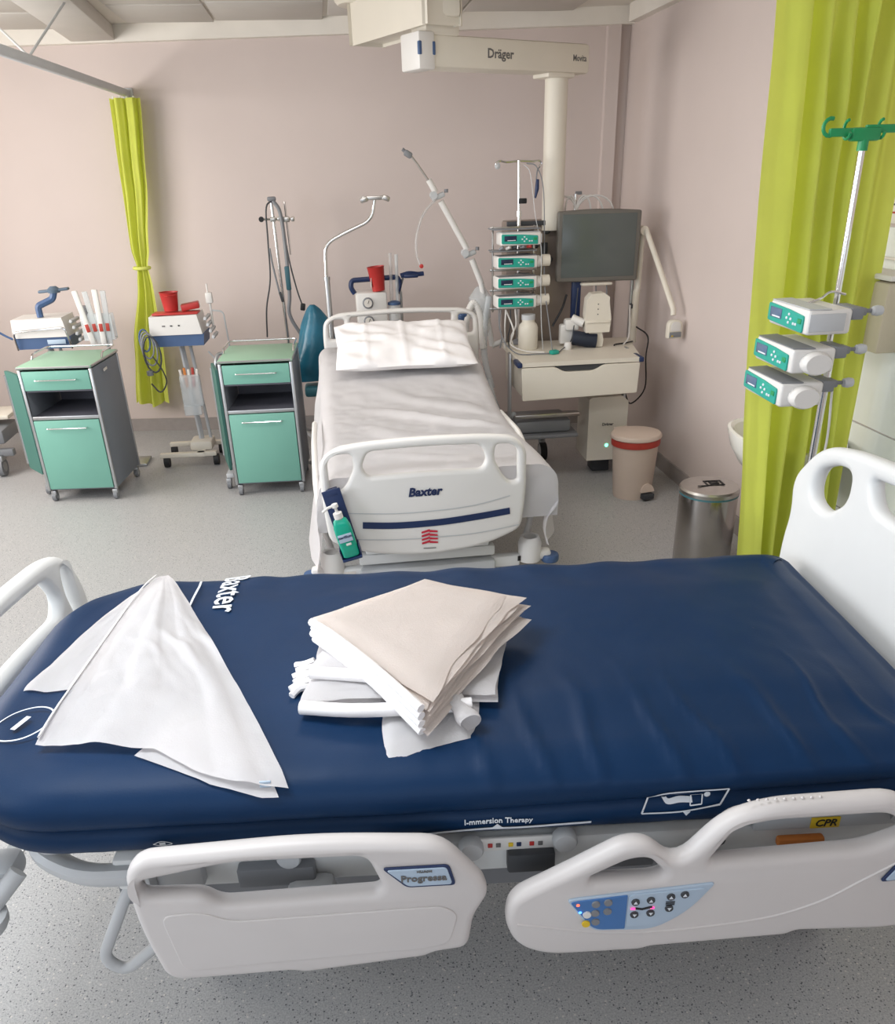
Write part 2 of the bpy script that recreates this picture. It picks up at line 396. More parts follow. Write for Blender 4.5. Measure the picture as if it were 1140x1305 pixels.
for i in range(2): B().tube([( .48+.05*i+.012*math.cos(a), -.452, .578+.012*math.sin(a)) for a in [k*PI/5 for k in range(10)]], .002, 5, closed=True).end('ring_mark', dgrey, d)
# bumper brackets at the foot corner
for s in (-1, 1):
    B().box((-1.07, s*.38, .53), (.06, .11, .22), .025, rot=(s*12, 0, 0)).box((-1.04, s*.34, .50), (.1, .09, .06), .02).end('foot_bracket', lgrey, bed)
    B().lathe([(.02, 0), (.05, 0), (.055, .01), (.055, .03), (.02, .04)], (-1.04, s*.45, .44), 20).cyl((-1.04, s*.45, .46), (-.97, s*.38, .53), .02).end('corner_bumper', lgrey, bed)
    B().box((.97, s*.36, .5), (.12, .08, .10), .02).end('head_bracket', lgrey, bed)
# side rails
FR = [(-.652, .70, .03), (-.65, .56, .1), (-.625, .43, .03), (-.60, .408, .015), (-.37, .416, .01), (-.345, .410, .01), (-.335, .410, .01), (-.10, .435, .01), (-.08, .446, .01), (-.012, .455, .03), (-.005, .50, .04), (.0, .54, .05), (.030, .60, .05), (.022, .635, .04), (-.055, .738, .04), (-.30, .757, .1), (-.62, .740, .05)]
FRH = [(-.628, .682, .025), (-.632, .645, .02), (-.515, .640, .02), (-.485, .613, .03), (-.185, .622, .02), (-.175, .64, .012), (-.20, .715, .025), (-.45, .718, .05)]
HR = [(.060, .52, .05), (.072, .585, .05), (.16, .635, .06), (.285, .712, .04), (.335, .712, .03), (.395, .652, .05), (.475, .755, .06), (.56, .785, .06), (.81, .792, .05), (.875, .72, .05), (.99, .66, .1), (.99, .47, .06), (.86, .438, .05), (.66, .447, .01), (.64, .436, .01), (.36, .425, .01), (.34, .418, .01), (.15, .418, .05), (.085, .45, .06)]
HRH = [[(.228, .630, .008), (.30, .670, .02), (.338, .672, .02), (.375, .628, .015), (.35, .618, .01), (.23, .618, .01)],
       [(.455, .652, .015), (.50, .735, .02), (.57, .748, .02), (.79, .752, .03), (.845, .70, .03), (.76, .665, .03)]]
def rail(out, hols, s, name, label=None):
    F = lambda u, v, n: (u, s*(.565+n), v-(.16 if s > 0 else 0))
    o = board(fillet(out, .02, 5), [fillet(h, .02, 5) for h in hols], .046, .019, F, name, railp, bed, label)
    return o
r1 = rail(FR, [FRH], -1, 'side_rail'); r2 = rail(HR, HRH, -1, 'side_rail')
rail(FR, [FRH], 1, 'side_rail'); rail(HR, HRH, 1, 'side_rail')
for s in (-1, 1):
    for x in (-.33, .5): B().box((x, s*.50, .50), (.10, .12, .10), .02).end('rail_arm', lgrey, bed)
YF = -.588
# raised panel on foot rail + emblem plate
board(fillet([(-.60, .60), (-.52, .605, .03), (-.47, .575, .03), (-.06, .585), (-.03, .56), (-.05, .48), (-.10, .47), (-.58, .445)], .025), [], .008, .003, lambda u, v, n: (u, YF-.001-n*.6, v), 'rail_face', railp, r1)
def plate(parent, x0, x1, z0, z1, sk=0):
    o = board(fillet([(x0, z1), (x0+.045, z0), (x1+.012, z0+.0), (x1, z1)], .01), [], .004, .001, lambda u, v, n: (u, YF-.003-n, v), 'name_plate', navyp, parent)
    board(fillet([(x0+.008, z1-.004), (x0+.048, z0+.005), (x1+.005, z0+.005), (x1-.005, z1-.004)], .008), [], .003, .0008, lambda u, v, n: (u, YF-.0055-n, v), 'plate_face', slabel, o)
    return o
np_ = plate(r1, -.172, -.045, .642, .694)
text('Progressa', .022, lambda x, y, z: (-.094+x, YF-.008-z, .667+y), gtxt, np_, bold=.0006)
text('HILLROM', .007, lambda x, y, z: (-.092+x, YF-.008-z, .684+y), gtxt, np_, bold=.0003)
# control panel on head rail
cpn = board(fillet([(.182, .582, .012), (.235, .495, .02), (.36, .490, .03), (.425, .535, .05), (.472, .608, .01), (.20, .586, .02)], .02), [], .006, .002, lambda u, v, n: (u, YF-.002-n, v), 'control_panel', slabel, r2)
board(fillet([(.188, .578, .01), (.238, .500, .02), (.30, .498, .003), (.30, .590, .003), (.20, .581, .02)], .01), [], .004, .001, lambda u, v, n: (u, YF-.005-n, v), 'keypad_left', blabel, cpn, 'blue half of the keypad')
board(fillet([(.302, .590, .012), (.302, .502, .012), (.362, .500, .03), (.415, .538, .05), (.455, .598, .01)], .01), [], .004, .001, lambda u, v, n: (u, YF-.005-n, v), 'keypad_right', slabel, cpn, 'silver half of the keypad')
for x, z, m in ((.238, .572, mgrey), (.262, .575, mgrey), (.238, .548, mgrey), (.262, .551, mgrey), (.240, .524, mgrey), (.222, .545, white), (.221, .520, yel),
                (.316, .572, dgrey), (.316, .538, dgrey), (.346, .575, dgrey), (.348, .540, dgrey), (.385, .581, dgrey), (.384, .550, dgrey), (.412, .585, dgrey)):
    o = B().lathe([(.001, 0), (.0085, 0), (.008, .003), (.001, .003)], (x, YF-.007, z), 14, M.Rotation(rad(90), 3, 'X')).end('button', m, cpn)
    if m is dgrey:
        u = 1 if z > .56 else -1
        B().prism([(x-.004, z-.003*u), (x+.004, z-.003*u), (x, z+.004*u)], lambda p: (p[0], YF-.0102, p[1]), lambda p: (p[0], YF-.011, p[1])).end('arrow_mark', wtxt, o)
for x, m in ((.203, glow_r), (.208, glow_b)):
    B().lathe([(.001, 0), (.0035, 0), (.001, .002)], (x, YF-.008, .572 if m is glow_r else .552), 8, M.Rotation(rad(90), 3, 'X')).end('indicator_lamp', m, cpn)
B().tube([(.317, YF-.009, .556), (.330, YF-.009, .553), (.350, YF-.009, .558)], .002, 6, flat=.5).end('figure_mark', ktxt, cpn)
for x in (.312, .350): B().box((x, YF-.009, .555), (.008, .002, .003)).end('indicator_lamp', glow_p, cpn)
for k in range(3): B().box((.385, YF-.0085, .560+.004*k), (.018, .001, .0015)).end('line_mark', ktxt, cpn)
p2 = board(fillet([(.80, .585), (.83, .640), (.96, .65), (.96, .595)], .01), [], .004, .001, lambda u, v, n: (u, YF-.003-n, v), 'name_plate', navyp, r2)
board(fillet([(.808, .589), (.833, .634), (.955, .643), (.955, .60)], .008), [], .003, .0008, lambda u, v, n: (u, YF-.0055-n, v), 'plate_face', slabel, p2)
B().tube([(.875+.022*math.cos(a), YF-.0085, .614+.014*math.sin(a)) for a in [rad(60+k*28) for k in range(9)]], .003, 6, flat=.4).end('curl_mark', mgrey, p2)
B().tube(catmull([(.085, YF+.001, .52), (.30, YF+.001, .478), (.55, YF+.001, .492), (.68, YF+.001, .53), (.77, YF+.001, .59), (.84, YF+.001, .64)], 6), .0035, 6).end('moulded_line', railp, r2)
for k in range(9): B().lathe([(.001, 0), (.0035, 0), (.001, .003)], (.52+.017*k, -.567, .789), 8).end('grip_bump', railp, r2)

# mattress
mt = None
def mh(x, y):
    "height of the mattress top at bed-local x, y"
    dx = max(0, abs(x+.02)-.72)/.30; dy = max(0, abs(y)-.22)/.26
    return .84-.040*min(1, dx*dx*.9+dy*dy*.9)-.012*math.exp(-((x+.02)**2+(y+.1)**2)/.04)
def outline(k, n=260):
    pts = []; a, bb = 1.03, .478; cx = -.035
    for i in range(n):
        t = 2*PI*i/n; c, s = math.cos(t), math.sin(t)
        e = .30 if c < 0 else .16
        x = math.copysign(abs(c)**e, c); y = math.copysign(abs(s)**e, s)
        m_ = max(abs(x), abs(y)); pts.append((x, y))
    return [(cx+a*x, bb*y) for x, y in pts]
def rr_outline():
    r1_, r2_ = .26, .05; x0, x1, hy = -1.06, 1.0, .478; out = []
    def arc(cx, cy, r, a0, a1, n):
        for i in range(n): t = rad(a0+(a1-a0)*i/n); out.append((cx+r*math.cos(t), cy+r*math.sin(t)))
    arc(x1-r2_, -hy+r2_, r2_, -90, 0, 8)
    for i in range(40): out.append((x1, -hy+r2_+(2*hy-2*r2_)*i/40))
    arc(x1-r2_, hy-r2_, r2_, 0, 90, 8)
    for i in range(130): out.append((x1-r2_+(x0+r1_-x1+r2_)*i/130, hy))
    arc(x0+r1_, hy-r1_, r1_, 90, 180, 24)
    for i in range(24): out.append((x0, hy-r1_-(2*hy-2*r1_)*i/24))
    arc(x0+r1_, -hy+r1_, r1_, 180, 270, 24)
    for i in range(130): out.append((x0+r1_+(x1-r2_-x0-r1_)*i/130, -hy))
    return out
OUT = rr_outline()
def wrk(x, y, z):
    "pull creases along the near side, stronger between stack and head"
    a = sstep(-.15, .15, x)*(1-sstep(.75, 1.0, x)); e = sstep(-.08, -.40, y)
    s = 0
    if e > 0 and a > 0:
        ph = x*50+4*nz(x*5, y*4, 1)+(y+.3)*11
        s = .0085*a*e*(math.exp(-((math.sin(ph*.5))/.28)**2)-.25)*sstep(.745, .80, z)
    s += .0030*sstep(.2, .45, y)*math.sin(x*30+3*nz(x*4, y*6))*(1-sstep(.5, .9, x))
    s += .004*fb(x*5, y*5, 2)
    return s
prof = [(-.06, .648), (-.03, .650), (-.012, .655), (.0, .668), (.008, .684), (.010, .700), (.006, .712), (-.002, .7175), (-.0045, .720), (.002, .724), (.010, .734), (.014, .750), (.013, .768), (.006, .785), (-.006, .799), (-.022, .809), (-.045, .817), (-.075, .823)]
mb = B(); rings = []
def inset(p, o):
    # pull towards the mattress' long axis
    x, y = p; ax = max(-.60, min(.60, x)); dx, dy = x-ax, y
    Lh = math.hypot(dx, dy) or 1
    if abs(x-1.0) < 1e-6: dx, dy, Lh = 1, (y*.1), 1
    return (x+dx/Lh*o, y+dy/Lh*o)
for o_, z in prof:
    rg = []
    for p in OUT:
        x, y = inset(p, o_)
        zz = z
        rg.append((x, y, zz))
    rings.append(rg)
base = [inset(p, -.075) for p in OUT]
for k in range(1, 27):
    t = k/26; rg = []
    for x, y in base:
        ax = max(-.55, min(.72, x)); X_, Y_ = x+(ax-x)*t, y*(1-t)
        zt = mh(X_, Y_); zz = .823+(zt-.823)*min(1, t*2.2+.1)
        rg.append((X_, Y_, zz))
    rings.append(rg)
nr = []
for k, rg in enumerate(rings):
    q = []
    for x, y, z in rg:
        w_ = wrk(x, y, z); 
        if k < len(prof)-4: q.append((x, y+math.copysign(w_, y), z+.3*w_+.028*max(0, x)*sstep(.66, .715, z)*(1-sstep(.77, .80, z))))
        else: q.append((x, y, z+w_))
    nr.append(q)
mb.ring(nr, cap=False)
mb.bm.faces.new([mb.bm.verts.new(V(p)) for p in nr[0]])
bmesh.ops.remove_doubles(mb.bm, verts=mb.bm.verts, dist=.0006)
matt = mb.end('mattress', navy, None, 60, (BX, BY, 0), BR)
tag(matt, 'thick navy blue mattress lying on the front bed, white sheets on top', 'mattress')
# prints on the mattress
def ontop(cx, cy, ang, off=.0035):
    ca, sa = math.cos(rad(ang)), math.sin(rad(ang))
    def F(x, y, z):
        X_, Y_ = cx+x*ca-y*sa, cy+x*sa+y*ca
        return (X_, Y_, mh(X_, Y_)+wrk(X_, Y_, .8)+off+z)
    return F
text('Baxter', .105, ontop(-.60, .325, -86, .0045), wtxt, matt, 'top_lettering', bold=.001)
def strip(pts, wd, name, m, fF, parent=matt):
    b_ = B(); P = [V((*p, 0)) for p in pts]; P = catmull(P, 5) if len(P) > 2 else P
    rs_ = []
    for i, p in enumerate(P):
        t = (P[min(i+1, len(P)-1)]-P[max(i-1, 0)]).normalized(); n_ = V((-t.y, t.x, 0))
        rs_.append((fF(p.x+n_.x*wd/2, p.y+n_.y*wd/2, 0), fF(p.x-n_.x*wd/2, p.y-n_.y*wd/2, 0)))
    vs = [[b_.bm.verts.new(V(q)) for q in r] for r in rs_]
    for i in range(len(vs)-1): b_.bm.faces.new((vs[i][0], vs[i][1], vs[i+1][1], vs[i+1][0]))
    return b_.end(name, m, parent)
top0 = ontop(0, 0, 0, .010)
strip([(-.70, .47-.06), (-.69, .33), (-.685, .20)], .006, 'print_line', wtxt, top0)
strip([(-.93+.065*math.cos(a), -.262+.055*math.sin(a)) for a in [k*2*PI/14 for k in range(15)]], .004, 'print_ring', wtxt, top0)
strip([(-.945, -.28), (-.93, -.25), (-.925, -.24)], .014, 'print_mark', wtxt, top0)
strip([(-.75, .335), (-.80, .36), (-.84, .33), (-.80, .30), (-.75, .335)], .003, 'print_ring', slabel, top0)
def side(u, v, n=0): return (u, -.4975-.001*math.sin(u*3)-n, v)
def side(u, v, n=0):
    pz = [(p[1], p[0]) for p in prof]
    o_ = 0
    v0 = v; v = v-.028*max(0, u)*sstep(.66, .715, v)*(1-sstep(.77, .80, v))
    for (z0, a0), (z1, a1) in zip(pz, pz[1:]):
        if z0 <= v <= z1: o_ = a0+(a1-a0)*(v-z0)/(z1-z0 or 1)
    y = -.478-o_; w_ = wrk(u, y, v)
    return (u, y-w_-.0045-n, v0+.3*w_)
def sidestrip(pts, wd, name='print_line'): return strip(pts, wd*1.35, name, wtxt, lambda x, y, z: side(x, y))
sidestrip([(-.11, .668), (-.03, .678), (.05, .682), (.13, .680), (.245, .684)], .006)
B().prism([(.043, .682), (.069, .682), (.056, .696)], lambda p: side(*p), lambda p: side(*p, .0012)).end('print_triangle', wtxt, matt)
text('I-mmersion Therapy', .0165, lambda x, y, z: side(.058+x, .704+y+.3*abs(x)*-.12, z), wtxt, matt, 'side_lettering', bold=.0002)
sidestrip([(.345, .700), (.355, .738)], .003); sidestrip([(.355, .738), (.395, .752), (.512, .757)], .003)
sidestrip([(.512, .757), (.500, .716)], .003); sidestrip([(.500, .716), (.42, .701), (.345, .700)], .003)
sidestrip([(.388, .733), (.397, .724), (.42, .727), (.445, .726)], .006, 'print_figure'); 
B().lathe([(.001, 0), (.0065, 0), (.001, .001)], side(.474, .737), 12, M.Rotation(rad(90), 3, 'X')).end('print_figure', wtxt, matt)
for a, b_ in (((.440, .716), (.440, .740)), ((.440, .740), (.463, .741)), ((.463, .741), (.463, .718)), ((.463, .718), (.440, .716))): sidestrip([a, b_], .0018)
B().prism([(.428, .700), (.442, .701), (.435, .690)], lambda p: side(*p), lambda p: side(*p, .0012)).end('print_triangle', wtxt, matt)
sidestrip([(-.622, .690), (-.605, .697), (-.585, .690), (-.605, .685), (-.622, .690)], .0015, 'print_ring')
sidestrip([(-.610, .690), (-.598, .691)], .005, 'print_mark')

# ------------------------------------------------------------------ linen on the mattress
def cloth(name, A, Bp, nu, nv, off, m, thick=.004, amp=.004, fs=6, seed=0, fold=None, lift=None):
    "sheet between two polylines A and Bp, draped on the mattress"
    def line(P, u):
        P = [V(p) for p in P]; Ls = [(P[i+1]-P[i]).length for i in range(len(P)-1)]; T = sum(Ls); d_ = u*T
        for i, l in enumerate(Ls):
            if d_ <= l or i == len(Ls)-1: return P[i].lerp(P[i+1], min(1, d_/l if l else 0))
            d_ -= l
    def f(u, v):
        p = line(A, u).lerp(line(Bp, u), v)
        x, y = p.x, p.y
        ov = max(0, -y-.45)
        z = mh(x, max(y, -.47)) + off + amp*abs(fb(x*fs+seed, y*fs, seed)) - ov*ov*14
        if fold: z += fold(x, y, u, v)
        if lift: z += lift(x, y, u, v)
        return (x, y, z)
    return B().grid(f, nu, nv).solid(thick).end(name, m, None, 50, (BX, BY, 0), BR)
def ridges(k, a, s=0):
    def g(x, y, u, v): return a*sstep(0, .8, v)*max(0, math.sin(u*k+2*nz(u*3+s, v*3, s)))
    return g
wing = cloth('pillowcase', [(-.855, .40), (-.81, .44)], [(-1.0, -.115), (-.93, -.14), (-.80, -.15)], 26, 40, .004, linen, .006, .006, 5, 3, ridges(9, .006))
tag(wing, 'white pillowcase with only its left wing showing from under the cone-folded one', 'pillowcase')
tri = cloth('pillowcase', [(-.838, .475), (-.812, .478)], [(-.865, -.355), (-.74, -.37), (-.62, -.385), (-.52, -.45), (-.44, -.475), (-.345, -.485)], 60, 64, .016, linen, .006, .008, 7, 8,
            lambda x, y, u, v: .007*sstep(0, .6, v)*max(0, math.sin(u*16+3*nz(u*2, v*2.5, 5)+2*v))+.012*math.exp(-((x+.60)**2+(y-.0)**2)/.012)*max(0,math.sin((x*1.5+y)*55+4*nz(x*8,y*8)))+.014*math.sin(PI*min(1, v*1.05))*math.sin(PI*u))
tag(tri, 'large creased white pillowcase folded to a cone at the foot of the navy mattress', 'pillowcase')
B().tube([(-.838+(-.866+.838)*t+.006, .468-.818*t, mh(-.85, .46-.8*t)+.027) for t in [.04+k/21 for k in range(21)]], .0045, 6, flat=.5).end('hem', linen, tri)
o2 = cloth('lower_layer', [(-.60, -.30), (-.47, -.30)], [(-.66, -.39), (-.50, -.465), (-.40, -.490), (-.365, -.490)], 30, 20, .006, linen, .005, .003, 9, 4)
o2.parent = tri; o2.matrix_parent_inverse = M(); o2.location = (0, 0, 0); o2.rotation_euler = (0, 0, 0)
B().box((-.39, -.475, .812), (.022, .004, .014), .001).end('laundry_tag', slabel, tri)

def folded(name, corners, z0, hgt, layers, m, seed, amp=.003):
    "a folded sheet: rounded stack of layers inside a 4-corner outline (bed-local)"
    c = [V((*p, 0)) for p in corners]; cen = sum(c, V())/4; b_ = B()
    lh = hgt/layers
    for k in range(layers):
        ex = []
        for i, p in enumerate(c):
            d_ = (p-cen); s_ = 1+.018*nz(seed+k*1.7, i*2.3)-.012*k/layers
            q = cen+d_*s_; ex.append(q)
        N = 18
        def f(u, v, k=k, ex=ex):
            a = ex[0].lerp(ex[1], u); e = ex[3].lerp(ex[2], u); p = a.lerp(e, v)
            edge = min(u, 1-u, v, 1-v)
            p = p+V((nz(p.x*9+k, p.y*9, seed), nz(p.x*9, p.y*9+k, seed+5), 0))*.014
            zz = z0(p.x, p.y)+k*lh+lh*.5+amp*fb(p.x*7, p.y*7, seed)+amp*.4*nz(u*14+k*3, v*14, seed+k)
            return (p.x, p.y, zz-(.0035 if edge < .02 else 0)-.006*sstep(.12, 0, edge))
        g = [[b_.bm.verts.new(V(f(i/N, j/N))) for i in range(N+1)] for j in range(N+1)]
        fs_ = [b_.bm.faces.new((g[j][i], g[j][i+1], g[j+1][i+1], g[j+1][i])) for j in range(N) for i in range(N)]
        bmesh.ops.solidify(b_.bm, geom=fs_, thickness=lh*.8)
    return b_.end(name, m, None, 45, (BX, BY, 0), BR)
zb = lambda x, y: mh(x, max(y, -.46))+.003-max(0, -y-.42)*.35
o = folded('bed_sheet', [(-.165, -.432), (.015, -.385), (.075, -.05), (-.16, -.05)], zb, .012, 1, linen, 1)
tag(o, 'flat white sheet at the bottom of the pile, one corner jutting toward the side rails', 'folded sheet')
b_ = B()
def curl(u, v):
    p = V((-.03, -.28, .868)).lerp(V((.012, -.372, .858)), u)
    a = rad(-100+330*v); r = .021-.007*v+.003*math.sin(u*9)
    return p+V((.92, .38, 0))*math.cos(a)*r*1.3+V((0, 0, 1))*math.sin(a)*r*.85
b_.grid(curl, 30, 16).solid(.003).end('rolled_edge', linen, o, 60)
o = folded('bed_sheet', [(-.335, -.285), (.075, -.285), (.12, -.04), (-.31, .05)], lambda x, y: zb(x, y)+.014, .030, 2, linen, 5)
tag(o, 'thick white folded sheet above the bottom one, sticking out left of the upper pile', 'folded sheet')
B().tube(catmull([(-.338, -.29, .858), (-.2, -.318, .862), (.02, -.312, .860)], 5), .015, 12).end('fold_edge', linen, o)
b_ = B()
for k in range(6): b_.tube(catmull([(-.325, -.20+.018*k, .850+.006*(k % 3)), (-.35, -.21+.02*k, .853), (-.365-.006*(k % 2), -.23+.025*k, .848)], 3), .008, 6)
b_.end('gathered_edge', linen, o)
o = folded('bed_sheet', [(-.325, -.20), (-.02, -.28), (.115, -.03), (-.27, .09)], lambda x, y: zb(x, y)+.046, .022, 1, linen, 9)
tag(o, 'white folded sheet directly under the cream pile of pillowcases', 'folded sheet')
B().tube(catmull([(-.322, -.205, .890), (-.17, -.243, .893), (-.02, -.282, .890)], 5), .014, 12).end('fold_edge', linen, o)
for k in range(9):
    s_ = .014*math.sin(k*2.1); t_ = .010*math.cos(k*1.7)+.0015*k
    tilt = lambda x, y, k=k: .900+.0068*k-.10*max(0, -.12-y)*1.0-.05*max(0, -y-.25)
    cs = [(-.325+s_*.5, -.075+t_*.5), (-.075+t_*.3, -.405+s_*.6+.004*k), (.172+s_*1.6-.003*k, -.03+t_*1.6), (-.055+s_, .09+t_)]
    o = folded('folded_pillowcase', cs, tilt, .0062, 1, cotton, 20+k*3, amp=.0018)
    tag(o, 'topmost cream cotton pillowcase of the pile on the navy mattress' if k == 8 else 'thin folded cream pillowcase, '+('lowest', 'second from the bottom', 'third from the bottom', 'fourth from the bottom', 'fourth from the top', 'third below the top one', 'second below the top one', 'first below the top one')[k]+' of the cream pile', 'pillowcase', 'cream pillowcases in the upper pile')
b_ = B()
for k in range(4):
    z_ = .902+.0145*k
    b_.tube(catmull([(-.322-.004*(k % 2), -.085, z_+.004), (-.27, -.152, z_+.002), (-.18, -.268, z_-.010), (-.085, -.398, z_-.030-.004*(3-k))], 5), .0095, 8)
b_.end('fold_edge', linen, o, label='bright stitched fold edge')

# ------------------------------------------------------------------ far bed
fbed = empty('hospital_bed', 'made-up white hospital bed behind, with brand panel and hand gel on its footboard', 'bed', (.345, 4.35, 0), 0)
ox, oy = -.345, -4.35
def fbF(Y, curve=.02): return lambda u, v, n: (u+ox, Y+oy+n+curve*((u-.335)/.42)**2, v)
fo = [(-.085, .44, .04), (-.10, .60, .1), (-.10, .80, .08), (-.03, .858, .06), (.10, .875, .1), (.335, .885, .2), (.60, .875, .1), (.72, .858, .06), (.775, .80, .08), (.775, .60, .1), (.755, .44, .04), (.60, .378, .08), (.335, .352, .2), (.08, .378, .08)]
fh = [[(-.065, .66, .03), (-.065, .80, .03), (-.035, .825, .02), (.035, .83, .02), (.045, .77, .03), (.005, .69, .03), (-.03, .66, .03)],
      [(.735, .66, .03), (.735, .80, .03), (.705, .825, .02), (.64, .83, .02), (.63, .77, .03), (.67, .69, .03), (.70, .66, .03)],
      [(.075, .77, .03), (.10, .835, .03), (.335, .845, .2), (.575, .835, .03), (.60, .77, .03), (.58, .728, .03), (.335, .735, .2), (.095, .728, .03)]]
fb_ = board(fillet(fo, .05, 6), [fillet(h, .03) for h in fh], .045, .018, fbF(3.30), 'footboard', white, fbed, cut=.06)
YP = 3.2755
def onfb(u, v, n=0): return (u+ox, YP+oy-n+.02*((u-.335)/.42)**2, v)
def fstrip(pts, wd, name, m, n=.001):
    return strip(pts, wd, name, m, lambda x, y, z: onfb(x, y, n), fb_)
fstrip([(.06, .517), (.20, .507), (.39, .508), (.55, .518), (.70, .530)], .030, 'blue_stripe', navyp)
fstrip([(.0, .575), (.20, .562), (.39, .563), (.55, .573), (.70, .60)], .004, 'moulded_line', lgrey)
fstrip([(.0, .455), (.20, .442), (.39, .440), (.55, .442), (.74, .46)], .004, 'moulded_line', lgrey)
text('Baxter', .052, lambda x, y, z: onfb(.330+x, .650+y, .001+z), ptxt, fb_, 'brand_lettering', bold=.002, shear=.2)
lg = None
for k in range(4):
    z_ = .415+.017*k
    for s, dz in ((-1, -.006), (1, -.006)):
        q = [(.343, z_), (.343+s*.036, z_+dz*1.2+(.004 if s > 0 else .002)), (.343+s*.036, z_+dz*1.2+.011), (.343, z_+.010)]
        if s < 0: q = [(.343+.002, z_+.004), (.343-.034, z_-.004), (.343-.034, z_+.004), (.343+.002, z_+.014)]
        lg = B().prism(q, lambda p: onfb(p[0], p[1], .0005), lambda p: onfb(p[0], p[1], .002)).end('emblem_bar', rtxt, fb_)
fstrip([(.315, .392), (.37, .390)], .004, 'caption_line', gtxt)
hbo = [(-.05, .70, .05), (-.055, .95, .08), (-.045, 1.04, .05), (.04, 1.082, .06), (.435, 1.10, .3), (.84, 1.082, .06), (.925, 1.04, .05), (.935, .95, .08), (.93, .70, .05)]
hbh = [[(-.018, .93, .02), (-.015, 1.02, .02), (.02, 1.045, .02), (.085, 1.045, .02), (.07, .93, .02)], [(.898, .93, .02), (.895, 1.02, .02), (.86, 1.045, .02), (.80, 1.045, .02), (.81, .93, .02)],
       [(.12, 1.055, .02), (.44, 1.068, .2), (.76, 1.055, .02), (.75, .93, .02), (.13, .93, .02)]]
board(fillet(hbo, .05, 6), [fillet(h, .02) for h in hbh], .045, .018, lambda u, v, n: (u+ox, 5.40+oy+n, v), 'headboard', white, fbed)
c = B().box((.345+ox, 4.35+oy, .53), (.90, 2.0, .06), .02).box((.345+ox, 4.35+oy, .40), (.5, 1.7, .10), .02).box((.345+ox, 4.35+oy, .22), (.62, 1.95, .08), .015)
for y in (3.75, 4.95): c.box((.345+ox, y+oy, .32), (.4, .10, .2), .01)
c.end('chassis', lgrey, fbed)
bb = B().box((.345+ox, 3.43+oy, .232), (.86, .05, .055), .01).box((.345+ox, 3.42+oy, .30), (.62, .05, .05), .01).box((.345+ox, 3.4+oy, .352), (.56, .04, .04), .01)
bb = bb.end('foot_crossbar', bedwhite, fbed)
for x in (.36, .12): B().box((x+ox if x > .2 else x+ox-.14, 3.402+oy, .238), (.07, .003, .02), .001).end('warning_label', paper, bb)
for x in (.33, .35, .37, .385): B().box((x+ox, 3.4+oy, .238), (.008, .002, .012)).end('red_mark', rtxt, bb)
for x in (-.08, .77): B().box((x+ox, 3.403+oy, .245), (.014, .003, .025), .001).end('mark', ktxt, bb)
for s in (-1, 1):
    X_ = .37+s*.455+ox
    q = B().lathe([(.03, -.09), (.052, -.085), (.055, 0), (.045, .03), (.040, .034), (.030, .03), (.028, .0), (.001, .0)], (X_, 3.43+oy, .31), 24)
    q.box((X_+s*.055, 3.43+oy, .25), (.09, .06, .05), .02)
    q = q.end('bumper_bracket', white, fbed)
    B().lathe([(.01, -.018), (.038, -.018), (.042, -.01), (.042, .01), (.038, .018), (.01, .018)], (X_+s*.095, 3.42+oy, .232), 24).end('bumper_roller', bluep, q)
    q = B().tube(fil3([(X_-s*.02, 3.50+oy, .25), (X_+s*.03, 3.52+oy, .42), (X_+s*.045, 3.55+oy, .60), (X_+s*.045, 3.9+oy, .70), (X_+s*.045, 4.35+oy, .68)], .08), .014, 10)
    q.end('side_tube', white, fbed)
    for y in (3.55, 5.1):
        w_ = B().cyl((.345+s*.30+ox-.03, y+oy, .065), (.345+s*.30+ox+.03, y+oy, .065), .065, n=22).end('caster', mgrey, fbed)
        B().box((.345+s*.30+ox, y+oy, .15), (.05, .06, .08), .01).end('fork', lgrey, w_)
B().tube(fil3([(.0+ox, 3.45+oy, .16), (.05+ox, 3.40+oy, .13), (.28+ox, 3.40+oy, .13), (.35+ox, 3.45+oy, .16)], .05), .012, 8).end('pedal_bar', alu, fbed)

def ztop(y):  # mattress top along the far bed
    return .715+.17*sstep(4.25, 5.3, y)+.01*math.sin(y*3)
mb = B()
def f(u, v):
    y = 3.40+1.92*v; a = 2*PI*u; c_, s_ = math.cos(a), math.sin(a)
    x = .39+.44*math.copysign(abs(c_)**.22, c_); t = ztop(y)-.012
    return (x, y, (t+.565)/2+math.copysign(abs(s_)**.35, s_)*(t-.565)/2)
mb.ring([[f(i/40, j/20) for i in range(40)] for j in range(21)])
tag(mb.end('mattress', navy, None, 60), 'mattress hidden under the white sheet of the rear bed', 'mattress')
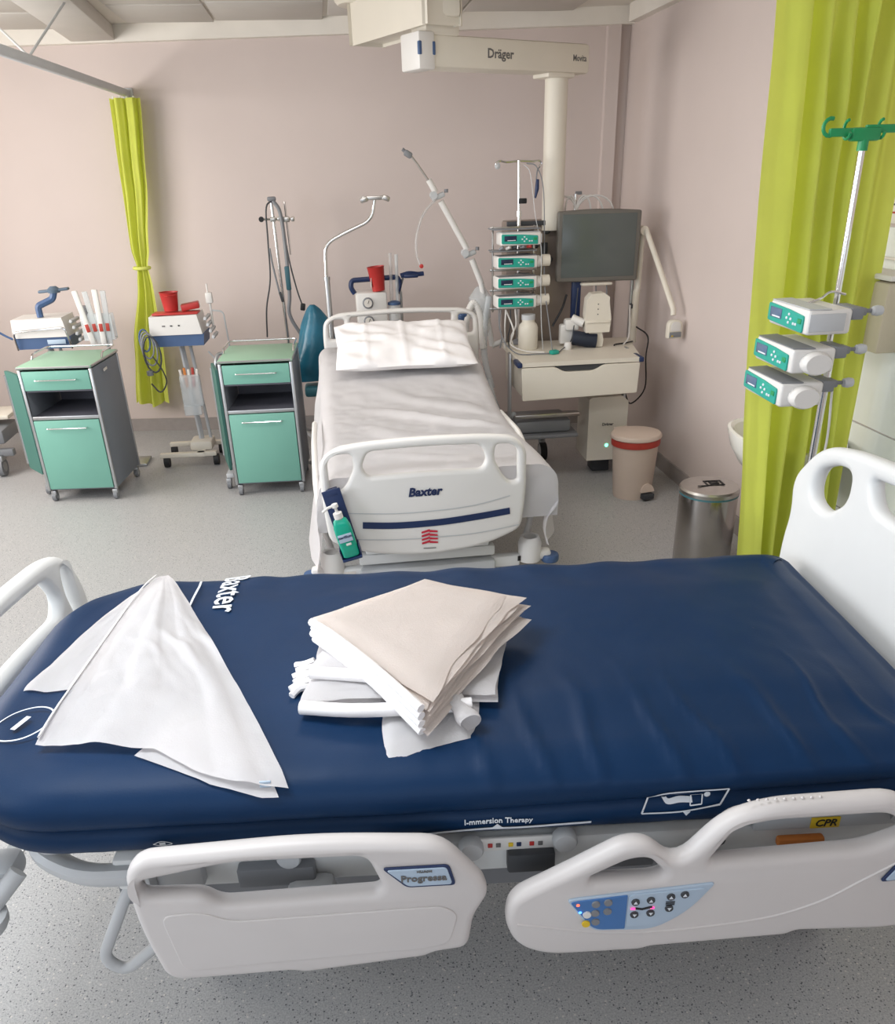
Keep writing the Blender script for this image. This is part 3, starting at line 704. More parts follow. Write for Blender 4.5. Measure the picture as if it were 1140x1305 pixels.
# sheet
def wr2(x, y): return .022*max(0, math.sin((x*.42+(y-4.0)*.85)*24+3*nz(x*3, y*2)))*sstep(.05, .35, x)*(1-sstep(.65, .85, x))*math.exp(-((y-4.05)/.5)**2)
def f(u, v):
    y = 3.345+1.99*v; s = (u-.5)*2; hw = .485; t = ztop(y)
    drop = .33+.05*math.sin(y*4)+.03*nz(y*3, 1)+(.0 if s > 0 else .06)*(1-v)
    ln = hw+drop; d_ = abs(s)*ln
    r = .07
    if d_ < hw-r: x, z = d_, t+.004
    else:
        q = d_-(hw-r)
        if q < r*1.57: a = q/r; x, z = hw-r+r*math.sin(a), t+.004-r+r*math.cos(a)
        else:
            e = q-r*1.57; x, z = hw+e*(.22-.10*v), t+.004-r-e*.97
            x += .018*math.sin(y*14+3*nz(y*2, s))*min(1, e*6)
    x += (.05*(1-sstep(.05, .35, v))*sstep(.35, .55, d_)-.10*(1-sstep(0, .12, v))*sstep(.55, .8, d_))*(1 if s > 0 else .4); X_ = .39+math.copysign(x, s)
    z += .008*abs(fb(X_*5, y*5, 3))+(wr2(X_, y) if d_ < hw else 0)+.003*fb(X_*3, y*5, 1)
    return (X_, y, z)
sf = f
sh = B().grid(f, 110, 130).solid(-.003).end('bed_sheet', linen, None, 60)
tag(sh, 'creased white sheet draped over the rear bed, hanging down both sides', 'bed sheet')
def f(u, v):
    p = sf(u, 0); return (p[0], 3.347-.010*math.sin(v*PI)*(1+nz(p[0]*9, v*3)), p[2]-v*max(0, p[2]-.47))
B().grid(f, 110, 10).solid(.002).end('foot_drop', linen, sh, 60)
# pillow
def f(u, v, s):
    x = (u-.5)*2; y = (v-.5)*2
    t = max(0, 1-abs(x)**4)**.5*max(0, 1-abs(y)**4)**.5
    X_ = x*.40*(1-.04*(1-abs(y))); Y_ = y*.265*(1-.07*(1-abs(x)))
    cr = .007*math.exp(-((X_+.22)/.012)**2)+.008*math.exp(-(X_/.012)**2)+.007*math.exp(-((X_-.22)/.012)**2)+.004*math.exp(-(Y_/.02)**2)
    dent = .03*math.exp(-((X_+.05)**2/.012+(Y_+.20)**2/.006))
    zz = s*(.058*t)+(cr+.016*fb(X_*5, Y_*5, 2)+.007*math.sin((X_*.6+Y_)*45+4*nz(X_*4, Y_*4))*sstep(0,.2,abs(X_))-dent if s > 0 else 0)*min(1, t*2)
    return V((X_, Y_, zz))
pw = B(M.Translation((.41, 4.945, .955)) @ M.Rotation(rad(17), 4, 'X') @ M.Rotation(rad(-1), 4, 'Z'))
pw.grid(lambda u, v: f(u, v, 1), 50, 36); pw.grid(lambda u, v: f(u, v, -1), 50, 36)
bmesh.ops.remove_doubles(pw.bm, verts=pw.bm.verts, dist=.0008)
tag(pw.end('pillow', linen, None, 60), 'plump white pillow with ironed creases at the head of the rear bed', 'pillow')
# gel bottle with holder
hol = empty('gel_bottle_holder', 'navy wall holder strapped to the footboard behind the green gel bottle', 'holder', (0, 0, 0))
s2 = B(M.Translation((.006, 3.252, .405)) @ M.Rotation(rad(-13), 4, 'Y'))
s2.box((0, 0, .15), (.078, .008, .30), .003).box((0, -.035, .004), (.085, .075, .010), .003).box((.041, -.03, .03), (.004, .065, .05), .002).box((-.041, -.03, .03), (.004, .065, .05), .002).end('back_plate', navyp, hol)
s2 = B(M.Translation((.006, 3.252, .405)) @ M.Rotation(rad(-13), 4, 'Y')); s2.box((0, .02, .28), (.05, .05, .02), .004).box((0, .05, .26), (.05, .008, .06), .003).end('hook_clip', navyp, hol)
bot = empty('gel_bottle', 'green hand gel pump bottle hanging on the rear bed footboard', 'bottle')
X0 = M.Translation((.006, 3.245, .405)) @ M.Rotation(rad(-13), 4, 'Y')
b_ = B(X0); b_.ring([[(math.copysign(abs(math.cos(t))**.5, math.cos(t))*r, -.036+math.copysign(abs(math.sin(t))**.5, math.sin(t))*r*.68, z) for t in [2*PI*k/28 for k in range(28)]] for r, z in ((.030, .012), (.036, .018), (.037, .12), (.036, .15), (.028, .178), (.016, .188), (.016, .20))]); b_.end('body', sani, bot)
b_ = B(X0); b_.lathe([(.019, .188), (.019, .212), (.010, .216), (.006, .218), (.006, .235), (.014, .238), (.013, .252), (.001, .255)], (0, -.036, 0), 20).tube([(0, -.036, .246), (-.03, -.045, .246), (-.055, -.05, .236)], .006, 8).end('pump', white, bot)
l_ = B(X0).box((0, -.0625, .105), (.058, .003, .036), .001).end('label_panel', slabel, bot)
b_ = M(X0)
text('sterillium', .016, lambda x, y, z: X0 @ V((x, -.0645-z, .110+y)), ptxt, l_, bold=.0004)
B(X0).box((.006, -.0635, .075), (.022, .003, .010), .001).end('mark', white, bot)

# ------------------------------------------------------------------ bedside cabinets
def caster(par, x, y, r=.03, h=.07, m=mgrey):
    w_ = B().cyl((x-.012, y, r), (x+.012, y, r), r, n=18).end('caster', m, par)
    B().box((x, y, h*.78), (.034, .036, h*.45), .005).cyl((x-.0135, y, r), (x+.0135, y, r), r*.55, n=14).end('fork', alu, w_)
def cabinet(label, loc, rz, flap):
    t = empty('bedside_cabinet', label, 'cabinet', loc, rz, 'mint bedside cabinets')
    W, D, H0, H1 = .445, .50, .075, .845   # origin: front left corner on the floor
    for x in (.010, W-.010): B().box((x, D/2, (H0+H1)/2), (.016, D-.03, H1-H0-.01), .002).end('side_panel', cabgrey, t)
    for x in (.008, W-.008):
        for y in (.010, D-.010): B().box((x, y, (H0+H1)/2), (.020, .020, H1-H0), .006).end('corner_post', alu, t)
    B().box((W/2, D-.015, .46), (W-.04, .012, .76)).end('back_panel', niche, t)
    B().box((W/2, D/2, H0+.01), (W-.036, D-.03, .016)).end('bottom_panel', cabgrey, t)
    for z in (.545, .715): B().box((W/2, D/2, z), (W-.038, D-.03, .014)).end('shelf', niche, t)
    B().box((W/2, .010, .548), (W-.036, .012, .022), .003).end('shelf_edge', alu, t)
    d_ = B().box((W/2, .006, .31), (W-.042, .018, .445), .003).end('door', mint, t)
    d2 = B().box((W/2, .006, .778), (W-.042, .018, .115), .003).end('drawer', mint, t)
    for par, z in ((d_, .487), (d2, .785)):
        B().tube(fil3([(.10, -.002, z), (.10, -.024, z), (W-.10, -.024, z), (W-.10, -.002, z)], .008), .0045, 8).end('handle', chrome, par)
    B().box((W/2, D/2, H1+.012), (W+.008, D+.01, .018), .006).end('top_panel', minttop, t)
    B().tube(fil3([(.0, .0, H1+.012), (W, .0, H1+.012), (W, D, H1+.012), (0, D, H1+.012), (0, 0, H1+.012)], .012), .008, 6).end('edge_trim', alu, t)
    B().tube(fil3([(.005, .22, H1+.02), (.005, .25, H1+.052), (.005, D-.01, H1+.052), (W-.005, D-.01, H1+.052), (W-.005, .25, H1+.052), (W-.005, .22, H1+.02)], .03), .006, 8).end('gallery_rail', chrome, t)
    for x, y in ((.025, .03), (W-.025, .03), (.025, D-.03), (W-.025, D-.03)): caster(t, x, y)
    q = B(); (ax, ay), (cx, cy) = flap
    q.prism(fillet([(0, .16), (1, .16), (1, .80), (0, .80)], .05, 4), lambda p: (ax+(cx-ax)*p[0], ay+(cy-ay)*p[0], p[1]), lambda p: (ax+(cx-ax)*p[0]+.016, ay+(cy-ay)*p[0]+.010, p[1]))
    q = q.end('folding_table', mintdark, t, label='darker mint folding table leaf')
    B().cyl((cx, cy, .19), (cx, cy, .77), .010, n=8).end('leaf_edge', alu, q)
    B().tube(fil3([(-.02, .42, .83), (-.06, .40, .84), (-.08, .36, .80), (-.08, .36, .10)], .03), .011, 8).end('table_post', alu, t)
    B().box((-.06, .30, .085), (.05, .26, .03), .006).end('table_foot', lgrey, t)
    caster(t, -.07, .17)
    return t
cabinet('mint bedside cabinet on the left with grey side panel turned to view', (-1.905, 5.37, 0), -6, ((-.045, .08), (-.20, .25)))
cabinet('mint bedside cabinet right beside the rear bed', (-.70, 5.225, 0), -3, ((-.03, .04), (-.10, .30)))
s_ = B().box((-1.43, 5.52, .80), (.004, .08, .014)).end('paper_strip', paper, None, rz=0)
tag(s_, 'short pale label strip stuck on the grey cabinet side', 'label')
s_.location = (0, 0, 0)

# ------------------------------------------------------------------ curtains
def curtain(name, label, pts_fn, nu, nv, m=lime):
    o_ = B().grid(pts_fn, nu, nv).solid(.003).end(name, m, None, 70); return tag(o_, label, 'curtain')
Lz = [(2.355, -1.375, -1.15, .05), (1.85, -1.40, -1.20, .045), (1.39, -1.42, -1.27, .035), (1.27, -1.395, -1.305, .02), (1.15, -1.42, -1.29, .03), (.72, -1.54, -1.29, .05), (.25, -1.61, -1.32, .055)]
def lerp_tab(T, z):
    for a, c_ in zip(T, T[1:]):
        if z <= a[0] and z >= c_[0]:
            t = (a[0]-z)/(a[0]-c_[0]); t = t*t*(3-2*t)*.5+t*.5
            return [p+(q-p)*t for p, q in zip(a, c_)]
    return T[-1]
def f(u, v):
    z = 2.35-2.09*v; _, x0, x1, am = lerp_tab(Lz, z)
    x = x0+(x1-x0)*u; ph = u*2*PI*2.7
    y = 6.83-(x+1.3)*.1+am*math.sin(ph+.6*math.sin(z*2))+.3*am*math.sin(2.3*ph+1)
    return (x+am*.25*math.cos(ph), y-.02, z+.02*math.sin(u*9)*v)
cl = curtain('privacy_curtain', 'lime green curtain tied in at mid height against the far wall', f, 110, 60)
B().tube(catmull([(-1.35+.055*math.cos(t), 6.80+.045*math.sin(t), 1.27) for t in [k*PI/4 for k in range(8)]], 3, True), .012, 8, closed=True).end('tie_band', lime, cl)
for k in range(4): B().box((-1.34+.045*k, 6.82, 2.355), (.012, .006, .02), .002).end('glider', white, cl)
def f(u, v):
    z = 2.34-2.16*v; t = v
    x0 = 1.475+.15*t; x1 = 2.00+.06*t
    # gathered pleats with two deep overlaps
    fold = [0, .20, .25, .36, .44, .53, .585, .64, .72, .80, .90, 1.0]
    dep = [.0, -.045, .06, -.04, .035, -.03, .10, -.045, .05, -.03, .04, 0]
    dd = 0
    for k in range(11):
        if fold[k] <= u <= fold[k+1]:
            q = (u-fold[k])/(fold[k+1]-fold[k]); q = q*q*(3-2*q); dd = dep[k]+(dep[k+1]-dep[k])*q
    am = .75+.35*nz(u*5, z*.9, 2)
    x = x0+(x1-x0)*u+.012*math.sin(z*3+u*9)*(.3+t)
    y = 3.0+dd*am*1.25+.004*math.sin(u*43+2*z)+.008*fb(u*6, z*1.5)
    # loose drape low on the gather
    y += .02*math.sin(u*30+z*7)*math.exp(-((u-.5)/.12)**2)*math.exp(-((z-2.1)/.25)**2)
    return (x, y, z)
cr = curtain('privacy_curtain', 'large lime green curtain gathered behind the near drip stand', f, 200, 60)
for k in range(7): B().box((1.50+.075*k, 3.0, 2.35), (.012, .006, .03), .002).end('glider', white, cr)
# curtain tracks
tk = empty('curtain_track', 'grey curtain track above the tied curtain, hung from the ceiling on thin rods', 'curtain track')
B().box((-1.317, 5.6, 2.385), (.035, 2.72, .045), .006, rot=(0, 0, -2.6)).box((-1.257, yw(-1.257)-.012, 2.385), (.07, .02, .07), .006).end('track', lgrey, tk)
for (x, y) in ((-1.86, 6.35), (-1.21, 6.02)):
    B().cyl((-1.345, 5.02, 2.40), (x, y-.35, CH), .006, n=8).end('hanger_rod', lgrey, tk)
tk = empty('curtain_track', 'curtain track carrying the large curtain on the right', 'curtain track')
B().box((1.65, 3.0, 2.385), (1.0, .035, .045), .006).box((2.14, 3.0, 2.385), (.02, .07, .07), .006).end('track', lgrey, tk)
B().cyl((1.2, 3.0, 2.40), (1.2, 3.0, CH), .006, n=8).end('hanger_rod', lgrey, tk)

# ------------------------------------------------------------------ ceiling pendant
pd = empty('ceiling_pendant', 'cream medical ceiling pendant with two swinging arms above the rear bed', 'pendant', (0, 0, 0))
def beam(a, c_, z0, z1, wd, name, m=cream, bev=.02):
    a, c_ = V(a), V(c_); d_ = c_-a; ang = math.degrees(math.atan2(d_.y, d_.x))
    return B(M.Translation(((a.x+c_.x)/2, (a.y+c_.y)/2, (z0+z1)/2)) @ M.Rotation(rad(ang), 4, 'Z')).box((0, 0, 0), (d_.length, wd, z1-z0), bev).end(name, m, pd), ang
lo, ang = beam((.56, 5.14), (1.60, 5.63), 2.335, 2.485, .17, 'lower_arm')
A2 = M.Translation((.56, 5.14, 2.41)) @ M.Rotation(rad(ang), 4, 'Z')
B(A2).box((.02, 0, 0), (.10, .19, .17), .012).end('arm_end_cap', white, lo)
for s in (-1, 1): B(A2).box((-.022 if s < 0 else .062, -.088, .01), (.018, .02, .06), .004).end('blue_accent', bluep, lo)
text('Dräger', .062, lambda x, y, z: A2 @ V((.50+x, -.0855-z, .0+y)), gtxt, lo, 'lettering', bold=.0015)
text('Movita', .044, lambda x, y, z: A2 @ V((1.07+x, -.0855-z, .0+y)), gtxt, lo, 'lettering', bold=.0008, sx=.85)
B().box((.68, 5.20, 2.515), (.20, .18, .075), .012, rot=(0, 0, 20)).end('swivel_joint', cream, pd)
B().box((.685, 5.16, 2.63), (.21, .22, .16), .02, rot=(0, 0, 5)).end('arm_head', cream, pd)
for s in (-1, 1): B().box((.685+s*.095, 5.05, 2.66), (.03, .012, .07), .004, rot=(0, 0, 5)).end('blue_accent', bluep, pd)
up_, _ = beam((.70, 5.05), (.36, 5.83), 2.535, 2.725, .20, 'upper_arm')
B().lathe([(.03, 0), (.03, .03), (.018, .05), (.001, .05)], (.36, 5.80, 2.72), 16).end('bolt_cap', white, up_)
B().lathe([(.13, 0), (.15, .02), (.15, .06)], (.33, 5.85, CH-.06), 24).end('ceiling_flange', cream, pd)
B().cyl((1.44, 5.56, 1.50), (1.44, 5.56, 2.34), .068, n=28).end('column', cream, pd)
B().box((1.42, 5.55, 2.33), (.20, .15, .03), .008, rot=(0, 0, 25)).end('column_collar', cream, pd)
hd = B().box((1.37, 5.63, 1.17), (.46, .14, .78), .015).end('supply_head', mat('taupe_panel', (150, 137, 128), .4, .3, var=.06, vs=5), pd, label='taupe supply head panel')
B().box((1.37, 5.53, 1.545), (.46, .02, .028), .004).end('equipment_rail', dgrey, hd)
for x, z in ((1.40, 1.50), (1.33, 1.42), (1.42, 1.33)): B().lathe([(.001, 0), (.022, 0), (.022, .02), (.012, .03), (.001, .03)], (x, 5.55, z), 14, M.Rotation(rad(90), 3, 'X')).end('gas_outlet', dgrey, hd)
B().box((1.39, 5.54, 1.38), (.035, .02, .10), .004).end('socket_cover', dgrey, hd)

# ------------------------------------------------------------------ infusion pumps
def pump(label, loc, rz, group, syringe=True, big=False):
    t = empty('infusion_pump', label, 'infusion pump', loc, rz, group)
    W, D, Hh = .25, .135, .072
    q = B().box((0, 0, 0), (W, D, Hh), .010, seg=3)
    q.end('body', white, t)
    B().prism([(-.125, -.03), (.125, -.03), (.118, -.095), (-.118, -.095)], lambda p: (p[0], p[1]+.03, .0360), lambda p: (p[0], p[1]+.03, .0385)).end('lid', mgrey if syringe else lgrey, t)
    kp = board(fillet([(-.112, .024), (-.112, -.020), (.03, -.024), (.105, -.026), (.105, .014), (.02, .020)], .006, 3), [], .006, .002, lambda u, v, n: (u*1.04-.006, -.070+n, v*1.2), 'keypad', teal, t)
    B().box((-.068, -0.073, .004), (.075, .004, .030), .001).end('display', lcdd if big else lcd, kp)
    if not big: pass
    B().box((-.062, -.0755, -.006), (.05, .001, .004)).end('display_line', wtxt, kp)
    for dx, dz in ((0, .011), (0, -.013), (-.013, -.001), (.013, -.001), (.032, -.012), (.046, -.012)):
        B().box((.018+dx, -0.074, dz), (.010, .004, .008), .002, seg=1).end('button', wtxt, kp)
    B().box((.085, -0.074, .0), (.022, .003, .014), .002, seg=1).end('button', greenh, kp, label='green button')
    if syringe:
        B().ring([[(x, .0+r*math.cos(a)*1.15, -.004+r*math.sin(a)*.85) for a in [2*PI*k/20 for k in range(20)]] for x, r in ((.118, .032), (.128, .040), (.150, .040), (.160, .034))]).end('syringe_drive', white, t)
    else: B().box((.127, -.01, 0), (.006, .11, .05), .002).end('end_cover', lgrey, t)
    q = B().box((.07, .085, .02), (.10, .04, .035), .005).box((.07, .105, .02), (.05, .05, .022), .005); q.end('pole_clamp', mgrey, t)
    return t
# near drip stand behind the front bed
PX, PY = 1.585, 2.52
st = empty('drip_stand', 'chrome drip stand with green hook top in front of the large lime curtain', 'drip stand', (PX, PY, 0))
B().cyl((0, 0, .10), (0, 0, 1.30), .0125).cyl((-.012, 0, 1.30), (-.02, 0, 1.90), .0095).lathe([(.0125, 0), (.017, 0), (.017, .03), (.0125, .03)], (0, 0, 1.29)).end('pole', chrome, st)
hk = B().box((-.02, 0, 1.912), (.09, .03, .035), .008).cyl((-.02, 0, 1.87), (-.02, 0, 1.90), .015)
hk.box((-.08, .0, 1.918), (.10, .014, .022), .004).box((.05, .0, 1.925), (.14, .014, .022), .004)
def hook(b_, x, z, s, R=.022, r=.0055): b_.tube([(x+s*(R*math.sin(a)), 0, z-R*math.cos(a)) for a in [rad(-30+k*25) for k in range(10)]], r, 8)
hook(hk, -.128, 1.932, -1); hook(hk, .12, 1.94, 1)
for x in (-.075, .03): hk.tube([(x+.010*math.sin(a)*0, .020*math.cos(a), 1.925+.024*math.sin(a)) for a in [rad(200+k*28) for k in range(10)]], .0045, 8)
hk.end('hook_crown', greenh, st)
for k in range(5):
    a = 2*PI*k/5+.3; lg = B().tube([(0, 0, .12), (.16*math.cos(a), .16*math.sin(a), .10), (.24*math.cos(a), .24*math.sin(a), .075)], .014, 8).end('base_leg', lgrey, st)
    B().cyl((.24*math.cos(a)-.01, .24*math.sin(a), .025), (.24*math.cos(a)+.01, .24*math.sin(a), .025), .025, n=14).end('caster', black, lg)
for z, n in ((1.425, 'top'), (1.315, 'middle'), (1.215, 'bottom')):
    x = {'top': 1.455, 'middle': 1.425, 'bottom': 1.405}[n]
    p = pump({'top': 'topmost of the three teal-panel pumps on the near drip stand', 'middle': 'middle one of the three teal-panel pumps on the near drip stand', 'bottom': 'lowest of the three teal-panel pumps on the near drip stand'}[n], (x, PY-.055, z), -92, 'pumps on the near drip stand', syringe=(n != 'top'))
    B().tube(fil3([(.085, .10, .020), (.085, .135, .022), (.088, .15, .022)], .01), .006, 8).end('clamp_screw', mgrey, p)
    B().lathe([(.001, -.018), (.013, -.014), (.016, 0), (.013, .014), (.001, .018)], (.09, .162, .022), 14, M.Rotation(rad(90), 3, 'X')).end('clamp_knob', lgrey, p)
B().tube(catmull([(-.14, -.05, 1.462), (-.08, -.02, 1.47), (-.05, -.02, 1.488), (.0, -.02, 1.478)], 4), .004, 6).end('wire_handle', chrome, st)
tag(B().tube(catmull([(1.60, 2.50, 1.18), (1.615, 2.50, 1.0), (1.60, 2.5, .8), (1.61, 2.5, .45)], 6), .004, 6).end('power_cable', white), 'thin white cable hanging down beside the near drip stand pole', 'cable')
# far pump tower
st = empty('drip_stand', 'chrome pole with wire hook bar carrying four pumps, fixed on the trolley top', 'drip stand', (1.205, 5.47, 0))
B().cyl((0, 0, .826), (0, 0, 1.60), .0125).cyl((0, 0, 1.60), (-.005, 0, 1.895), .0095).lathe([(.0125, 0), (.018, 0), (.018, .03), (.0125, .03)], (0, 0, 1.59)).end('pole', chrome, st)
B().box((.02, -.005, 1.675), (.05, .02, .03), .005).end('height_lock', black, st)
b_ = B().tube(catmull([(-.13, 0, 1.862), (-.145, 0, 1.88), (-.12, 0, 1.895), (-.08, 0, 1.888), (0, 0, 1.892), (.08, 0, 1.888), (.12, 0, 1.89), (.135, 0, 1.875), (.12, 0, 1.86)], 4), .006, 8); b_.end('hook_bar', chrome, st)
B().lathe([(.001, -.01), (.018, 0), (.001, .01)], (-.135, 0, 1.868), 12, M.Rotation(rad(90), 3, 'X')).end('hook_eye', lgrey, st)
B().lathe([(.03, .826), (.035, .83), (.03, .85), (.014, .86)], (0, 0, 0), 18).end('base_clamp', mgrey, st)
nm = ['uppermost, with no syringe drive on its side', 'second from the top', 'third from the top', 'lowest']
for k, z in enumerate((1.475, 1.345, 1.228, 1.115)):
    p = pump('small green-faced pump on the far pump tower, '+nm[k], (1.155+.02*(k == 0), 5.34, z), 2, 'pumps on the far tower', syringe=k > 0, big=True)
    if k: B().cyl((.165, -.005, 0), (.215, -.005, 0), .034, n=18).end('drive_head', cream, p)
rk = empty('pump_rack', 'grey metal rack behind the four far pumps', 'rack')
b_ = B()
for x in (1.03, 1.29): b_.box((x, 5.42, 1.29), (.012, .016, .50), .003)
for z in (1.06, 1.17, 1.29, 1.40, 1.53): b_.box((1.16, 5.42, z), (.30, .016, .014), .003)
b_.end('frame', steel, rk)
B().box((1.16, 5.40, 1.527), (.30, .14, .008), .002).end('top_shelf', mgrey, rk)
B().box((1.14, 5.35, 1.408), (.28, .12, .006), .002).end('lower_shelf', mgrey, rk)
for k, (x, m_) in enumerate(((1.05, mgrey), (1.09, white), (1.13, dgrey), (1.18, mgrey), (1.22, redp))):
    B().cyl((x, 5.30, 1.418+.003*k), (x+.02, 5.28, 1.432), .009, n=10).end('connector', m_, rk)

# ------------------------------------------------------------------ workstation
ws = empty('equipment_trolley', 'cream trolley with wide drawer below the switched-off monitor', 'trolley', (1.46, 4.86, 0), -1)
b_ = B().prism([(-.37, 0), (.37, 0), (.50, .66), (-.36, .68)], lambda p: (p[0], p[1], .80), lambda p: (p[0], p[1], .825))
b_.end('worktop', cream, ws)
dr = board(fillet([(-.362, .795, .004), (-.16, .795, .02), (-.10, .762, .03), (.08, .762, .03), (.14, .795, .02), (.362, .795, .004), (.355, .615, .01), (-.355, .60, .01)], .01, 4), [], .02, .003, lambda u, v, n: (u, .0+n, v), 'drawer_front', cream, ws)
B().box((0, .30, .70), (.70, .55, .17), .006).end('drawer_box', cream, ws)
B().box((0, .02, .785), (.30, .02, .04)).end('grip_recess', dgrey, ws)
for s in (-1, 1):
    B().box((s*.372, .06, .812), (.03, .14, .03), .008).end('corner_guard', navyp, ws)
    B().box((s*.375, .30, .55), (.016, .06, .56), .004).end('side_post', alu, ws)
B().box((-.17, .36, .32), (.44, .40, .025), .008).box((-.17, .34, .375), (.36, .28, .08), .02).end('lower_shelf', mgrey, ws)
B().box((-.15, .20, .45), (.42, .03, .025), .006).end('cross_rail', steel, ws)
for x, y in ((-.06, .68), (-.22, .84), (.40, .60), (.40, .30)):
    w_ = B().cyl((x-.022, y, .062), (x+.022, y, .062), .062, n=24).end('caster', black, ws)
    B().cyl((x-.024, y, .062), (x+.024, y, .062), .046, n=22).end('hub', lgrey, w_)
    B().tube([(x, y, .10), (x, y+.06, .15), (x*.8, .45, .26)], .026, 10).end('base_arm', lgrey, w_)
tb = empty('compressor_unit', 'cream upright box with a glowing green light under the trolley drawer', 'machine', (1.73, 5.10, 0), -2)
b_ = B().prism([(-.115, 0), (.115, 0), (.115, .42), (.08, .455), (-.10, .455), (-.115, .44)], lambda p: (p[0]*1.12, 0, .115+p[1]*.92), lambda p: (p[0]*1.12, .28, .115+p[1]*.92)); b_.end('housing', cream, tb)
B().box((0, .17, .06), (.12, .12, .12), .01).end('plinth', dgrey, tb)
text('Dräger', .026, lambda x, y, z: (x, -.0015-z, .355+y), gtxt, tb, bold=.0008)
B().lathe([(.001, 0), (.011, 0), (.001, .004)], (0, -.001, .215), 16, M.Rotation(rad(90), 3, 'X')).end('indicator_lamp', glow_g, tb)
# monitor
mo = empty('monitor', 'large grey switched-off monitor above the cream trolley', 'monitor', (1.70, 5.42, 1.41), -3)
board(fillet([(-.262, -.208), (.258, -.212), (.262, .196), (.0, .212, .3), (-.262, .200)], .014, 4), [], .05, .010, lambda u, v, n: (u, .0+n, v), 'casing', bezel, mo)
B().box((0, -.0245, 0), (.468, .006, .365), .002).end('screen', screen, mo)
B().box((0, .04, 0), (.40, .04, .30), .015).end('back_cover', dgrey, mo)
B().box((-.12, .03, -.31), (.06, .04, .26), .01).end('stand_post', navyp, mo)
B().box((.0, .02, -.225), (.20, .12, .018), .008).end('tilt_plate', cream, mo)
for x in (-.05, .02): B().tube([(x+.05, .0, -.23), (x+.055, -.01, -.30), (x*.5+.045, -.04, -.36)], .004, 6).end('lead', mgrey, mo)
# white device with navy handle
pv = empty('sensor_module', 'small white box module on a bracket with a navy cylinder, standing on the trolley', 'medical device', (1.66, 5.20, 0), -4)
b_ = B().prism([(-.075, .92), (.075, .92), (.082, 1.0), (.066, 1.10), (.066, 1.13), (.03, 1.155), (-.045, 1.150), (-.075, 1.12), (-.082, 1.02)], lambda p: (p[0], 0, p[1]), lambda p: (p[0]*.96, .10, p[1])); b_.end('housing', cream, pv)
for z in (1.09, 1.06, 1.03): B().lathe([(.001, 0), (.004, 0), (.001, .002)], (-.005, -.0005, z), 8, M.Rotation(rad(90), 3, 'X')).end('dot_mark', dgrey, pv)
B().box((0, .045, .985), (.15, .11, .012), .003).end('ledge', cream, pv)
b_ = B().prism([(-.05, .925), (.03, .925), (.045, .87), (.04, .83), (-.01, .828), (-.05, .86)], lambda p: (p[0], .02, p[1]), lambda p: (p[0], .08, p[1])); b_.end('foot', cream, pv)
b_ = B().tube([(-.15, .05, .885), (-.12, .045, .882), (-.05, .035, .87), (.0, .03, .865)], .045, 18); b_.end('navy_cylinder', mat('ink_plastic', (26, 36, 54), .45, var=.08), pv)
B().box((-.15, .10, .96), (.09, .08, .07), .015).tube([(-.15, .08, 1.0), (-.08, .05, .97)], .026, 12).box((-.17, .12, .90), (.10, .06, .12), .01).end('bracket', white, pv)
# jointed arm with head
ar = empty('jointed_arm', 'cream jointed arm with a small handset panel on its end beside the monitor', 'medical arm', (0, 0, 0))
B().tube([(1.985, 5.46, .80), (1.99, 5.46, 1.12), (1.995, 5.46, 1.13)], .028, 10, flat=.8).tube([(1.995, 5.46, 1.12), (2.0, 5.46, 1.48)], .019, 10).end('lower_arm', cream, ar)
B().cyl((2.0, 5.42, 1.485), (2.0, 5.49, 1.485), .027, n=18).end('elbow', cream, ar)
B().tube([(2.012, 5.43, 1.49), (2.045, 5.22, 1.27), (2.075, 5.03, 1.065), (2.075, 5.02, 1.03)], .017, 10).end('upper_arm', cream, ar)
b_ = board(fillet([(-.045, .0, .01), (-.045, .11, .04), (.045, .11, .04), (.045, .0, .01)], .02, 6), [], .05, .010, lambda u, v, n: (2.075+u, 4.99+n, .90+v), 'handset', cream, ar)
B().box((2.075, 4.963, .925), (.075, .006, .03), .002).end('key_strip', mgrey, b_)
B().box((2.055, 4.959, .918), (.012, .004, .007), .001).end('indicator_lamp', yel, b_)
board(fillet([(-.03, .045, .01), (-.03, .10, .03), (.03, .10, .03), (.03, .045, .01)], .02, 6), [], .004, .001, lambda u, v, n: (2.075+u, 4.963+n, .90+v), 'face_plate', white, b_)
B().box((1.97, 5.50, .95), (.018, .03, 1.0), .004).end('mounting_post', alu, ar)
B().box((1.97, 5.465, 1.03), (.03, .04, .03), .006).end('clamp', dgrey, ar)
# white tubes on rear pole behind monitor
tr_ = empty('tubing_rack', 'chrome pole with looped clear tubes above the monitor', 'tubing')
B().cyl((1.60, 5.62, 1.2), (1.60, 5.62, 1.70), .013).end('pole', chrome, tr_)
B().box((1.62, 5.62, 1.705), (.04, .02, .02), .004).end('hook', mgrey, tr_)
for r in (.05, .09, .125, -.035, -.08):
    B().tube([(1.60+r*(1-math.cos(a)), 5.60, 1.58+.11*math.sin(a)-.0) for a in [rad(k*18) for k in range(11)]] if r > 0 else [(1.60+r*(1-math.cos(a)), 5.60, 1.60+.09*math.sin(a)) for a in [rad(k*18) for k in range(11)]], .006, 6).end('tube_loop', white, tr_)
